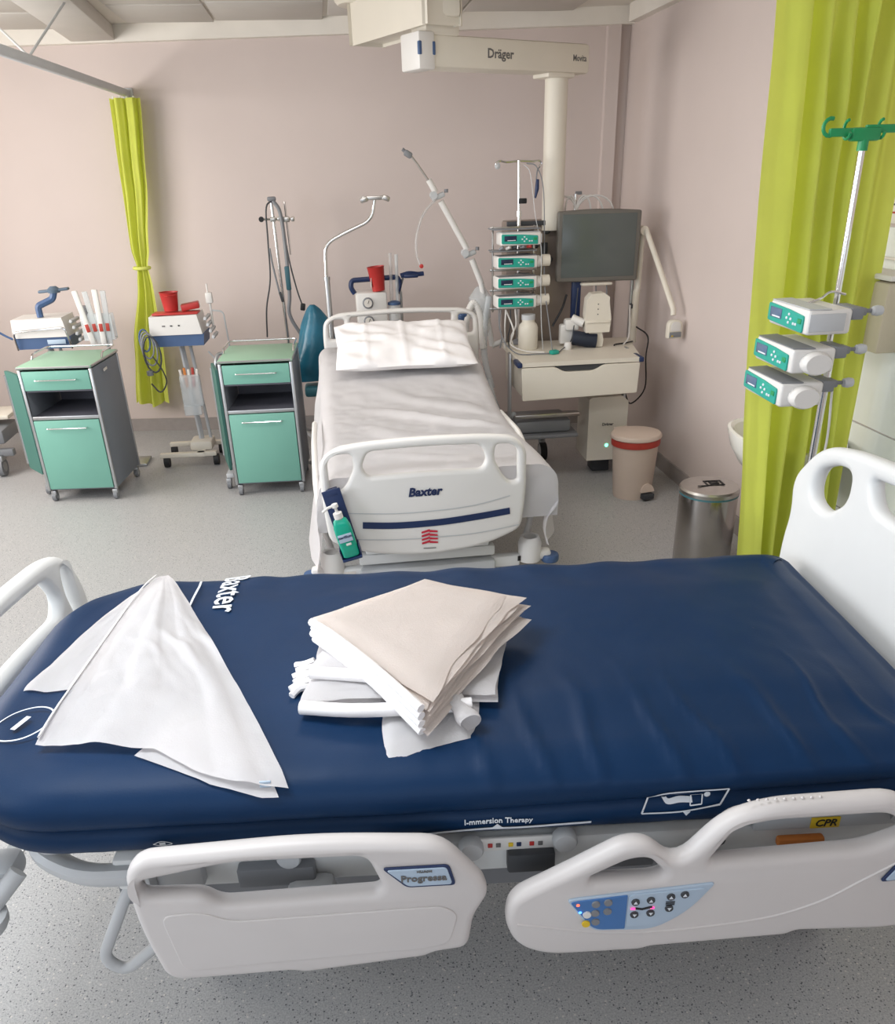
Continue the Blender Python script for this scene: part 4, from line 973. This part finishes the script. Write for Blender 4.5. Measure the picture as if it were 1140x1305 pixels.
# clutter on the trolley
jar = empty('white_jar', 'large white plastic jar at the left on the trolley top', 'jar', (1.235, 5.30, .825))
B().lathe([(.058, 0), (.062, .01), (.062, .13), (.055, .15), (.04, .165), (.04, .18)], n=24).end('body', cream, jar)
B().lathe([(.043, .18), (.043, .21), (.001, .212)], n=20).end('cap', lgrey, jar)
o = B().box((1.35, 5.08, .838), (.055, .04, .025), .008, rot=(0, 0, 20)).end('tube_connector', teal); tag(o, 'small teal plastic connector lying on the trolley top', 'connector')
o = B().lathe([(.001, 0), (.022, 0), (.024, .03), (.018, .045), (.001, .047)], (1.47, 5.20, .8255), 16).end('specimen_cup', white); tag(o, 'tiny white cup near the middle of the trolley top', 'cup')
def cable(pts, r, m, label, name='cable', n=6, k=6):
    return tag(B().tube(catmull(pts, k), r, n).end(name, m), label, 'cable')
cable([(1.06, 5.36, 1.08), (1.05, 5.30, .98), (1.075, 5.25, .88), (1.13, 5.12, .832), (1.24, 5.08, .832), (1.32, 5.08, .832)], .004, mgrey, 'grey lead from the far pumps down to the teal connector')
cable([(1.10, 5.34, 1.06), (1.13, 5.25, .95), (1.12, 5.28, .86), (1.20, 5.18, .832), (1.30, 5.12, .832)], .005, white, 'white thin tube curling onto the trolley top')
cable([(1.38, 5.08, .834), (1.42, 5.16, .834), (1.50, 5.24, .87), (1.53, 5.28, .98), (1.57, 5.37, 1.17)], .0035, dgrey, 'dark lead rising from the teal connector to the monitor')
cable([(1.245, 5.46, 1.878), (1.30, 5.44, 1.86), (1.335, 5.40, 1.75), (1.34, 5.36, 1.5), (1.345, 5.34, 1.2), (1.36, 5.24, .95), (1.36, 5.16, .833)], .0035, mgrey, 'long thin line looping from the far stand hook to the trolley')
cable([(1.225, 5.455, 1.872), (1.26, 5.42, 1.82), (1.285, 5.38, 1.60), (1.30, 5.27, 1.42), (1.30, 5.255, 1.2), (1.30, 5.22, .99), (1.31, 5.2, .834)], .0025, clear, 'clear infusion line in front of the far pumps')
cable([(1.325, 5.45, 1.858), (1.305, 5.43, 1.84), (1.297, 5.42, 1.79)], .004, mgrey, 'short lead hanging at the right end of the far stand hook')
o = B().tube([(1.305, 5.42, 1.79), (1.30, 5.41, 1.74), (1.29, 5.41, 1.69)], .012, 10, rs=[.010, .013, .006]).end('line_clamp', navyp); tag(o, 'dark drip chamber hanging from the far stand hook', 'drip chamber')
cable([(1.50, 5.38, 1.13), (1.46, 5.34, 1.05), (1.40, 5.33, .95)], .007, black, 'short black hose in front of the steel supply head')
cable([(1.93, 5.30, .835), (1.86, 5.27, .832), (1.80, 5.25, .832), (1.78, 5.22, .832)], .005, black, 'black power lead lying on the right of the trolley top')
cable([(1.945, 5.44, 1.04), (1.93, 5.38, .93), (1.90, 5.30, .86), (1.85, 5.24, .832)], .005, white, 'pale cord drooping beside the cream arm')
cable([(2.0, 5.44, .90), (2.03, 5.30, .86), (1.99, 5.20, .75), (2.0, 5.20, .55), (1.92, 5.22, .45), (1.88, 5.24, .52)], .005, black, 'black lead looping below the right corner of the trolley')
cable([(1.90, 5.45, .60), (1.93, 5.46, .35), (1.91, 5.46, .10)], .005, black, 'black lead dropping behind the cream upright box')
for k in range(4): cable([(1.06+.03*k, 5.30, 1.07), (1.05+.035*k, 5.30, .97), (1.07+.02*k, 5.32, .90), (1.06+.03*k, 5.33, .832)], .004+.001*(k % 2), (mgrey, white, dgrey, white)[k], ('grey', 'leftmost white', 'dark', 'rightmost white')[k]+' hanging lead under the lowest far pump')

# ------------------------------------------------------------------ ventilator hose arm
va = empty('hose_arm', 'white jointed hose support arm leaning over the rear bed head', 'medical arm')
B().tube([(.513, 5.58, 1.973), (.535, 5.58, 1.955)], .010, 8).box((.545, 5.57, 1.945), (.05, .03, .035), .01, rot=(0, 30, 0)).end('hose_clip', mgrey, va)
B().tube(catmull([(.56, 5.58, 1.94), (.60, 5.58, 1.89), (.665, 5.58, 1.80)], 4), .006, 8).end('thin_rod', steel, va)
B().cyl((.665, 5.58, 1.805), (.705, 5.58, 1.735), .018).cyl((.735, 5.58, 1.685), (.895, 5.58, 1.405), .019).cyl((.925, 5.58, 1.345), (.985, 5.58, 1.20), .019).end('white_tube', white, va)
for x, z in ((.72, 1.712), (.91, 1.378)):
    k = B().box((x, 5.57, z), (.085, .035, .030), .010, rot=(0, -20, 0)).cyl((x-.03, 5.54, z+.008), (x-.03, 5.60, z+.008), .022).end('joint', lgrey, va)
    B().lathe([(.001, 0), (.012, 0), (.012, .02), (.001, .02)], (x+.05, 5.57, z+.02), 10).end('knob', mgrey, k)
B().cyl((.985, 5.58, 1.20), (1.06, 5.60, .80), .018).cyl((1.06, 5.60, .80), (1.25, 5.62, .86), .018).end('lower_tube', white, va)
cable([(.705, 5.55, 1.70), (.62, 5.52, 1.62), (.57, 5.50, 1.50), (.565, 5.5, 1.40), (.585, 5.5, 1.33)], .008, tubem, 'clear tube hanging from the white hose arm with a red stopper', 'clear_hose')
o = B().lathe([(.001, -.012), (.013, -.008), (.013, .008), (.001, .012)], (.592, 5.50, 1.325), 14, M.Rotation(rad(90), 3, 'X')).end('stopper', redp); tag(o, 'round red stopper at the lower end of the clear hanging tube', 'stopper')
bh = empty('breathing_hoses', 'pale ribbed breathing hoses bunched right behind the rear bed headboard', 'hose')
b_ = B()
def hose(pts, r):
    P = catmull(pts, 14); b_2 = B(); b_2.tube(P, r, 10, rs=[r*(1+.12*(i % 2)) for i in range(len(P))]); return b_2
hose([(.86, 5.52, .80), (.88, 5.55, .98), (.93, 5.57, 1.08), (.97, 5.55, 1.0), (.98, 5.5, .80)], .022).end('hose', white, bh)
hose([(1.03, 5.55, 1.12), (1.0, 5.53, .95), (.99, 5.5, .75), (1.03, 5.45, .55)], .020).end('hose', clear, bh)
hose([(.82, 5.54, .90), (.85, 5.56, 1.0), (.90, 5.56, 1.02)], .026).end('hose', bluep, bh)
hose([(1.0, 5.40, .62), (1.02, 5.30, .50), (1.06, 5.2, .40), (1.12, 5.14, .45)], .016).end('hose', clear, bh)
o = B().lathe([(.01, 0), (.07, .03), (.075, .16), (.03, .22), (.01, .23)], (.985, 5.62, .95), 16).end('mask_bag', clear); tag(o, 'hanging clear film bag between bed headboard and far pumps', 'bag')
# bent chrome pole
bp_ = empty('bent_pole', 'chrome pole with two bends and a clamp head behind the rear bed', 'pole')
B().tube(fil3([(.0, 5.47, .30), (-.005, 5.47, 1.2), (.005, 5.47, 1.475), (.12, 5.47, 1.53), (.30, 5.47, 1.60), (.325, 5.47, 1.72)], .06), .0105, 10).end('tube', chrome, bp_)
B().cyl((.0, 5.47, .4), (.0, 5.47, 1.27), .017).lathe([(.017, 0), (.020, .0), (.020, .02), (.012, .02)], (.0, 5.47, 1.27), 16).end('sleeve', alu, bp_)
b_ = B().box((.325, 5.46, 1.718), (.16, .012, .022), .004).box((.258, 5.45, 1.71), (.045, .04, .028), .006, rot=(0, -15, 0)).box((.39, 5.45, 1.715), (.045, .04, .028), .006, rot=(0, 20, 0)); b_.end('clamp_head', steel, bp_)
# cable stand
cs = empty('cable_stand', 'chrome stand with cross bar hung with hoses and a plug lead behind the second cabinet', 'stand')
B().tube([(-.335, 6.42, 1.70), (-.33, 6.42, 1.3), (-.315, 6.42, .10)], .012, 10).end('pole', chrome, cs)
B().tube([(-.245, 6.42, 1.69), (-.24, 6.42, 1.35)], .008, 8).end('short_rod', chrome, cs)
B().cyl((-.41, 6.41, 1.585), (-.20, 6.41, 1.58), .007, n=8).box((-.335, 6.41, 1.582), (.04, .03, .03), .006).box((-.245, 6.41, 1.58), (.05, .03, .035), .006).box((-.20, 6.41, 1.58), (.025, .02, .03), .006).box((-.29, 6.41, 1.585), (.03, .02, .03), .006).end('cross_bar', steel, cs)
B().lathe([(.001, 0), (.018, 0), (.018, .02), (.001, .02)], (-.415, 6.42, 1.585), 14, M.Rotation(rad(90), 3, 'X')).end('knob', black, cs)
B().box((-.33, 6.41, 1.71), (.06, .03, .03), .01).end('top_clip', mgrey, cs)
for k in range(4):
    a = PI/4+PI/2*k; B().tube([(-.315, 6.42, .10), (-.315+.2*math.cos(a), 6.42+.2*math.sin(a), .03)], .014, 8).end('base_leg', lgrey, cs)
B().tube(catmull([(-.31, 6.39, 1.70), (-.37, 6.38, 1.66), (-.385, 6.38, 1.45), (-.40, 6.38, 1.2), (-.45, 6.38, 1.0), (-.47, 6.38, .80)], 6), .006, 6).end('power_lead', dgrey, cs)
B().tube(catmull([(-.38, 6.38, 1.40), (-.37, 6.37, 1.28), (-.345, 6.37, 1.10)], 5), .007, 6).end('thin_hose', mgrey, cs)
B().box((-.335, 6.37, 1.075), (.02, .02, .07), .005, rot=(0, -12, 0)).end('hose_end', dgrey, cs)
B().tube(catmull([(-.32, 6.385, 1.70), (-.28, 6.38, 1.62), (-.27, 6.38, 1.4), (-.275, 6.37, 1.1), (-.29, 6.37, .95), (-.22, 6.37, .80)], 6), .013, 8).end('hose', mgrey, cs)
B().tube(catmull([(-.27, 6.385, 1.5), (-.25, 6.37, 1.3), (-.22, 6.37, 1.12), (-.195, 6.37, 1.02)], 6), .0055, 6).end('power_lead', dgrey, cs)
B().box((-.19, 6.37, 1.0), (.035, .03, .05), .008, rot=(0, 10, 0)).end('plug', black, cs)
B().box((-.275, 6.36, 1.20), (.035, .02, .16), .008).end('teal_grip', mat('teal_grip', (52, 96, 108), .5, var=.05), cs)
# teal plastic bag
def f(u, v):
    a = 2*PI*u; z = 1.07-.50*v
    r = .014+.135*math.sin(min(1, v*1.25)*PI/2)**.75; r *= 1-.25*sstep(.75, 1, v)
    r *= 1+.16*math.sin(a*3+2*v)+.10*nz(a, v*4)
    return (-.115+.02*math.sin(v*4)+r*1.05*math.cos(a)-.02*v, 5.93+r*.6*math.sin(a), z)
b_ = B().grid(f, 40, 26, True)
bg = tag(b_.end('waste_bag', bagm, None, 75), 'teal plastic sack hanging between the second cabinet and the rear bed', 'bag')
hp = empty('bag_stand', 'thin grey stand holding the teal sack behind the rear bed', 'stand')
B().cyl((-.115, 5.93, .02), (-.115, 5.93, 1.05), .008, n=8).box((-.115, 5.93, .015), (.26, .26, .025), .008).end('post', alu, hp)
B().box((-.10, 5.93, .50), (.24, .17, .07), .02).end('ledge', mat('teal_ledge', (60, 116, 128), .5, var=.05), hp)

# ------------------------------------------------------------------ suction machine
su = empty('suction_unit', 'white suction unit with round gauge and dark handle behind the rear headboard', 'medical device')
B().box((.29, 6.02, .95), (.21, .18, .36), .015).end('housing', white, su)
for z in (1.065, .945):
    g = B().lathe([(.001, 0), (.036, 0), (.036, .012), (.030, .018), (.001, .018)], (.262, 5.93, z), 24, M.Rotation(rad(90), 3, 'X')).end('gauge', mgrey, su)
    B().lathe([(.001, 0), (.027, 0), (.001, .001)], (.262, 5.9115, z), 20, M.Rotation(rad(90), 3, 'X')).end('gauge_dial', paper, g)
    B().box((.266, 5.909, z+.008), (.003, .002, .024), rot=(0, 25, 0)).end('needle', black, g)
B().tube(fil3([(.18, 6.0, 1.12), (.155, 6.0, 1.16), (.165, 6.0, 1.205), (.48, 6.0, 1.215), (.495, 6.0, 1.17), (.475, 6.0, 1.12)], .03), .017, 8).end('carry_handle', navyp, su)
B().lathe([(.04, .86), (.043, .88), (.043, 1.03), (.036, 1.04)], (.445, 5.98, 0), 20).end('canister', clear, su)
B().lathe([(.045, 1.04), (.045, 1.055), (.02, 1.065), (.001, 1.066)], (.445, 5.98, 0), 20).end('canister_lid', bluep, su)
B().box((.29, 6.03, .72), (.30, .24, .10), .02).cyl((.29, 6.05, .10), (.29, 6.05, .70), .025).box((.29, 6.05, .06), (.40, .34, .05), .02).end('trolley_base', lgrey, su)
B().tube(fil3([(.47, 6.05, 1.10), (.50, 6.05, 1.12), (.50, 6.05, .80)], .02), .010, 8).end('side_post', alu, su)
o = empty('sharps_bucket', 'red plastic waste bucket perched on the suction unit', 'bucket', (.345, 5.98, 1.135))
b_ = B(M.Rotation(rad(-5), 4, 'Y')); b_.lathe([(.001, 0), (.042, 0), (.058, .15), (.061, .155), (.055, .155), (.04, .01), (.001, .008)], n=24).end('tub', redp, o)
b_ = B(M.Rotation(rad(-5), 4, 'Y')); b_.box((-.045, -.02, .06), (.004, .03, .06), .001, rot=(0, 6, 0)).end('label_panel', paper, o)
for x, m_, h_ in ((.43, tubem, 1.37), (.47, clear, 1.36)):
    o = B().cyl((x, 5.99, 1.06), (x+.006, 5.99, h_), .012, n=10).end('suction_tube', m_); tag(o, 'upright clear suction tube right of the red bucket'+(', slightly thicker left one' if x < .45 else ', right one of the pair'), 'tube')
o = empty('blue_tray', 'small navy bracket tray sticking out right of the suction unit', 'tray')
B().tube(catmull([(.50, 6.0, 1.222), (.56, 6.0, 1.235), (.62, 6.0, 1.228), (.66, 6.0, 1.23)], 4), .018, 8, flat=.6).box((.57, 6.0, 1.218), (.10, .06, .022), .008).end('tray', navyp, o)
B().tube([(.52, 6.0, 1.22), (.50, 6.04, 1.15), (.49, 6.05, 1.10)], .008, 8).end('support', mgrey, o)

# ------------------------------------------------------------------ devices on trolleys at the left
def ventish(name, label, X0, Y, zb_, W, rz):
    t = empty(name, label, 'medical device', (X0, Y, 0), rz)
    Hh = .13
    b_ = B().prism([(0, .075), (W*.96, .075), (W*.90, .20), (.012, .195)], lambda p: (p[0], 0, zb_+p[1]), lambda p: (p[0], .26, zb_+p[1])); b_.end('upper_housing', white, t)
    b_ = B().prism([(.02, 0), (W*.95, 0), (W*.98, .075), (.0, .075)], lambda p: (p[0], .01, zb_+p[1]), lambda p: (p[0], .27, zb_+p[1])); b_.end('lower_housing', bluep, t)
    b_ = B()
    for k in range(4): b_.box((W+.015+.012*k, .10, zb_+.17-.04*k), (.02, .18, .022), .004, rot=(0, 20, 0))
    b_.end('side_bracket', lgrey, t)
    B().tube([(W*.55, .16, .12), (W*.45, .16, zb_)], .022, 8, flat=.7).tube([(W*.72, .18, .12), (W*.60, .18, zb_)], .012, 8).end('column', lgrey, t)
    B().box((W*.55, .16, .13), (.16, .18, .07), .02).box((W*.30, .04, .085), (.40, .05, .03), .006).box((W*.35, .32, .085), (.40, .05, .03), .006).box((W*.55, .18, .085), (.06, .34, .03), .006).end('base', cream, t)
    for x, y in ((-.05, .04), (-.05, .32), (.30, .04), (.30, .32)): B().cyl((x-.018, y, .04), (x+.018, y, .04), .04, n=18).end('caster', black, t)
    return t
v2 = ventish('patient_warmer', 'white and blue device on a wheeled stand between curtain and second cabinet', -1.205, 5.92, .845, .36, -2)
for k in range(3): B().box((.10+.05*k, -.002, .98), (.02-.004*k, .003, .008), .001).end('panel_mark', (gtxt, dgrey, black)[k], v2)
v1 = ventish('patient_warmer', 'white and blue device standing behind the left cabinet', -2.14, 6.12, .84, .38, -2)
B().tube(fil3([(.02, -.01, .84), (.02, -.03, .96), (.36, -.03, .98), (.38, -.02, .84)], .03), .007, 8).end('front_handle', chrome, v1)
B().box((.28, -.004, .885), (.12, .003, .03), .002).end('front_label', slabel, v1)
# blue cross grip on left device
o = empty('swivel_grip', 'blue grey swivel grip standing on top of the left device', 'grip', (-1.93, 6.20, 1.04))
B().tube(fil3([(-.02, -.02, .0), (-.02, -.02, .07), (.08, .0, .11), (.10, .0, .16)], .02), .022, 8).end('stem', bluep, o)
B().box((.10, .0, .165), (.20, .05, .018), .008, rot=(0, -4, 0)).lathe([(.04, 0), (.045, .02), (.02, .04)], (.10, 0, .15), 12).end('cross_bar', mat('slate_plastic', (92, 110, 128), .5, var=.04), o)
# sterile packs in the left holder
hold = empty('tube_holder', 'clear upright pouch holder attached behind the left cabinet', 'holder', (-1.55, 6.05, .70))
B().box((0, .0, .20), (.20, .09, .012), .004).box((0, -.04, .28), (.20, .006, .16), .002).box((0, .04, .28), (.20, .006, .16), .002).end('pouch', clear, hold)
B().cyl((.02, .06, -.68), (.02, .06, .30), .012, n=10).box((.02, .06, -.69), (.24, .2, .02), .006).end('stand_post', alu, hold)
B().box((-.09, .06, .36), (.05, .05, .10), .01).end('bracket', mgrey, hold)
for k in range(4):
    o = B(M.Translation((-1.60+.038*k, 6.0+.012*(k % 2), .92)) @ M.Rotation(rad((-9, -5, 1, 3)[k]), 4, 'Y')).box((0, 0, .12), (.036, .018, .36-.02*(k % 2)), .006)
    o = o.end('sterile_pack', clear if k % 2 else white)
    tag(o, ('leftmost', 'second from left', 'third from left', 'rightmost')[k]+' long clear sterile tube pack standing behind the left cabinet', 'medical pack', 'tube packs behind the left cabinet')
    B(M.Translation((-1.60+.038*k, 5.989+.012*(k % 2), .92)) @ M.Rotation(rad((-9, -5, 1, 3)[k]), 4, 'Y')).box((0, 0, .06), (.024, .003, .05), .001).end('red_print', redbag, o)
# on the second device
o = empty('sharps_bucket', 'red round waste bucket on top of the device beside the tied curtain', 'bucket', (-1.055, 6.02, 1.062))
B().lathe([(.001, 0), (.045, 0), (.060, .115), (.064, .12), (.058, .12), (.043, .008), (.001, .006)], n=24).end('tub', redp, o)
B().tube([(-.04, -.045, .105), (0, -.062, .10), (.05, -.04, .105)], .004, 6).end('bucket_handle', redp, o)
o = B().box((-1.02, 5.985, 1.052), (.30, .12, .012), .004, rot=(0, 0, -2)).end('red_tray', redp); tag(o, 'flat red tray lying under the red round bucket', 'tray')
o = B().box((-.93, 6.04, 1.085), (.12, .09, .04), .006, rot=(0, -8, 5)).end('red_box', redp); tag(o, 'small red box lying right of the red round bucket', 'box')
o = empty('sensor_clip', 'small white clip device on a thin post right of the red box', 'medical device', (-.80, 6.05, 1.0))
B().box((0, 0, .13), (.045, .04, .07), .008).cyl((0, 0, -.05), (0, 0, .10), .008).cyl((-.005, 0, .16), (-.005, 0, .22), .005).end('body', white, o)
B().tube(fil3([(0, 0, .05), (.08, 0, .04), (.09, 0, -.20), (0, .0, -.30), (-.06, 0, -.22)], .03), .006, 6).end('loop_wire', lgrey, o)
o = empty('supply_pouch', 'clear pouch filled with pale packs hanging under the device beside the curtain', 'pouch', (-.99, 5.90, .55))
B().box((0, 0, .0), (.14, .05, .22), .015).box((-.01, -.002, -.13), (.12, .045, .08), .01).end('pouch', clear, o)
for k in range(5): B().box((-.05+.025*k, 0, .08+.01*(k % 2)), (.018, .02, .13), .004, rot=(0, -6+3*k, 0)).end('pack', (paper, orange, paper, redbag, paper)[k], o)
o = empty('coiled_cable', 'blue grey cables coiled on the left side of the device beside the curtain', 'cable')
for k in range(4):
    cx, cz, r = -1.235+.012*k, .90-.03*k, .055+.012*k
    B().tube([(cx+r*.6*math.cos(a), 5.88-.006*k, cz+r*1.3*math.sin(a)) for a in [k2*2*PI/16 for k2 in range(16)]], .006, 6, closed=True).end('coil', (bluep, mgrey, mgrey, dgrey)[k], o)
B().tube(catmull([(-1.20, 5.86, .80), (-1.15, 5.86, .70), (-1.14, 5.86, .62), (-1.19, 5.86, .56), (-1.24, 5.86, .62)], 5), .005, 6).end('lead', dgrey, o)
B().lathe([(.001, -.02), (.022, -.014), (.022, .014), (.001, .02)], (-1.235, 5.86, .69), 14).end('plug', mgrey, o)
# bed at far left edge and rail loop
o = empty('transfer_trolley', 'low grey wheeled base partly showing at the left edge behind the cabinet', 'trolley', (-2.50, 6.0, 0))
B().box((-.15, .20, .27), (.62, .34, .10), .02).box((-.05, .05, .16), (.50, .06, .05), .01).end('base', mgrey, o)
B().box((-.10, .30, .38), (.56, .30, .03), .01).end('cover_plate', cream, o)
for x in (.10, -.30):
    w_ = B().cyl((x-.02, .02, .065), (x+.02, .02, .065), .065, n=22).end('caster', mgrey, o)
    B().cyl((x-.022, .02, .065), (x+.022, .02, .065), .035, n=18).box((x, .03, .13), (.06, .10, .05), .015).end('fork', alu, w_)
B().cyl((-.20, .30, .38), (-.20, .30, 1.0), .03).box((-.1, .30, .98), (.30, .20, .06), .02).end('tower', lgrey, o)
cable([(-2.45, 6.25, 1.05), (-2.32, 6.2, 1.0), (-2.22, 6.2, .93), (-2.17, 6.2, .9)], .008, bluep, 'pale blue hose entering from the left edge')

# ------------------------------------------------------------------ bins, basin, wall fixtures
bn = empty('pedal_bin', 'beige plastic pedal bin with a red bag, by the right wall', 'bin', (1.79, 4.73, 0), 12)
def oval(r, z, fx=1.0): return [(r*math.cos(t)*fx, r*.92*math.sin(t), z) for t in [2*PI*k/32 for k in range(32)]]
B().ring([oval(.118, .0), oval(.122, .02), oval(.142, .34), oval(.146, .36)]).end('bucket', beige, bn)
B().ring([oval(.150, .332), oval(.152, .345), oval(.150, .372), oval(.146, .374)]).end('bag_rim', redbag, bn)
b_ = B().ring([oval(.150, .372), oval(.158, .378), oval(.158, .392), oval(.150, .402), oval(.10, .410), oval(.02, .412)]); b_.box((-.02, .135, .385), (.10, .05, .035), .008); b_.end('lid', beige, bn)
B().ring([[(.045*math.cos(a)+.03, -.135+.012*math.sin(a), .055+.05*math.sin(a)) for a in [rad(k*18) for k in range(11)]], [(.045*math.cos(a)+.03, -.105, .055+.05*math.sin(a)) for a in [rad(k*18) for k in range(11)]]]).end('pedal_cover', beige, bn)
B().box((.03, -.128, .028), (.075, .05, .035), .006).end('pedal', dgrey, bn)
sb = empty('pedal_bin', 'round shiny steel pedal bin standing next to the large curtain', 'bin', (1.775, 3.64, 0))
B().lathe([(.135, .0), (.14, .01), (.14, .405)], n=48).end('drum', mat('polished_steel', (178, 172, 168), .16, 1, var=.04), sb)
B().lathe([(.143, .405), (.143, .415)], n=48).end('bag_edge', mat('teal_ring', (70, 120, 130), .5), sb)
b_ = B().lathe([(.144, .415), (.145, .432), (.138, .442), (.06, .452), (.001, .453)], n=48).end('lid', steel, sb)
for c_, d_ in (((.02, .0), (.085, .006)), ((.02, .06), (.085, .006)), ((-.02, .03), (.006, .06)), ((.06, .03), (.006, .06)), ((.02, .02), (.045, .005)), ((.02, .045), (.045, .005)), ((-.05, .0), (.05, .006)), ((.0, .032), (.005, .03)), ((.04, .032), (.005, .03))):
    B().box((c_[0], c_[1]-.03, .4545), (d_[0], d_[1], .003), rot=(0, 0, -4)).end('emblem_line', ktxt, b_)
B().box((0, -.15, .02), (.06, .05, .012), .004).end('pedal', dgrey, sb)
sk = empty('wash_basin', 'white ceramic wash basin on the right wall, half hidden by the curtain', 'basin', (2.13, 3.30, .60))
def bs(r, z, ins=0):
    out = []
    for k in range(36):
        t = 2*PI*k/36; x = -.20+.215*r*math.copysign(abs(math.cos(t))**.75, math.cos(t)); out.append((min(x, .0), .30*r*math.sin(t), z))
    return out
B().ring([bs(.45, .0), bs(.75, .04), bs(.93, .11), bs(1.0, .17), bs(1.0, .185), bs(.95, .19), bs(.88, .18), bs(.75, .10), bs(.4, .05), bs(.05, .045)]).end('bowl', mat('sanitary_ceramic', (236, 234, 226), .12, var=.01, coat=.4), sk)
B().cyl((-.08, 0, .18), (-.08, 0, .29), .018).tube(catmull([(-.08, 0, .28), (-.14, 0, .31), (-.20, 0, .27)], 4), .011, 8).end('tap', chrome, sk)
B().cyl((-.16, 0, -.20), (-.16, 0, .0), .02).tube([(-.16, 0, -.18), (-.0, 0, -.18)], .018, 8).end('waste_pipe', chrome, sk)
td = empty('towel_dispenser', 'white paper towel dispenser on the right wall beside the curtain', 'dispenser', (2.145, 3.61, 1.33))
B().ring([[(0, -.17, z) if False else (x, y, z) for x, y in [(0, -w2), (-dp, -w2*.96), (-dp-.01, -w2*.7), (-dp-.01, w2*.7), (-dp, w2*.96), (0, w2)]] for z, dp, w2 in ((.0, .20, .165), (.01, .215, .17), (.20, .22, .168), (.36, .20, .160), (.40, .17, .155), (.41, .14, .15))]).end('cover', white, td)
B().tube(fil3([(-.205, .163, .17), (-.205, .160, .37), (-.15, .155, .405), (-.02, .15, .41)], .03), .006, 6).end('edge_strip', mat('taupe_plastic', (142, 134, 124), .5), td)
B().box((-.10, .08, -.02), (.08, .12, .04), .01).end('outlet', mgrey, td)
o = empty('glove_box_holder', 'beige box fixed to the tiled wall right of the curtain', 'box', (2.135, 3.06, 1.20))
B().box((-.06, 0, .12), (.12, .28, .25), .01).end('box_body', mat('beige_card', (196, 184, 160), .6, var=.03), o)
B().box((-.06, 0, .262), (.13, .30, .02), .006).tube(fil3([(-.01, -.12, .27), (-.01, -.12, .31), (-.01, .12, .31), (-.01, .12, .27)], .02), .005, 6).end('rim', paper, o)
def notice(y, z, wy, hz, label, red=True):
    o = B().box((XR-.0155, y, z), (.004, wy, hz), .001).end('wall_notice', paper); tag(o, label, 'notice')
    for k in range(7):
        B().box((XR-.0185, y+.02*((k % 3)-1), z+hz*.38-k*hz*.12), (.002, wy*(.5+.1*(k % 3)), .006)).end('print_line', (redbag, gtxt, gtxt)[k % 3], o)
notice(3.20, 1.745, .20, .23, 'printed paper notice on the tiles right of the curtain')
notice(3.86, 1.78, .16, .14, 'small printed notice above the towel dispenser')
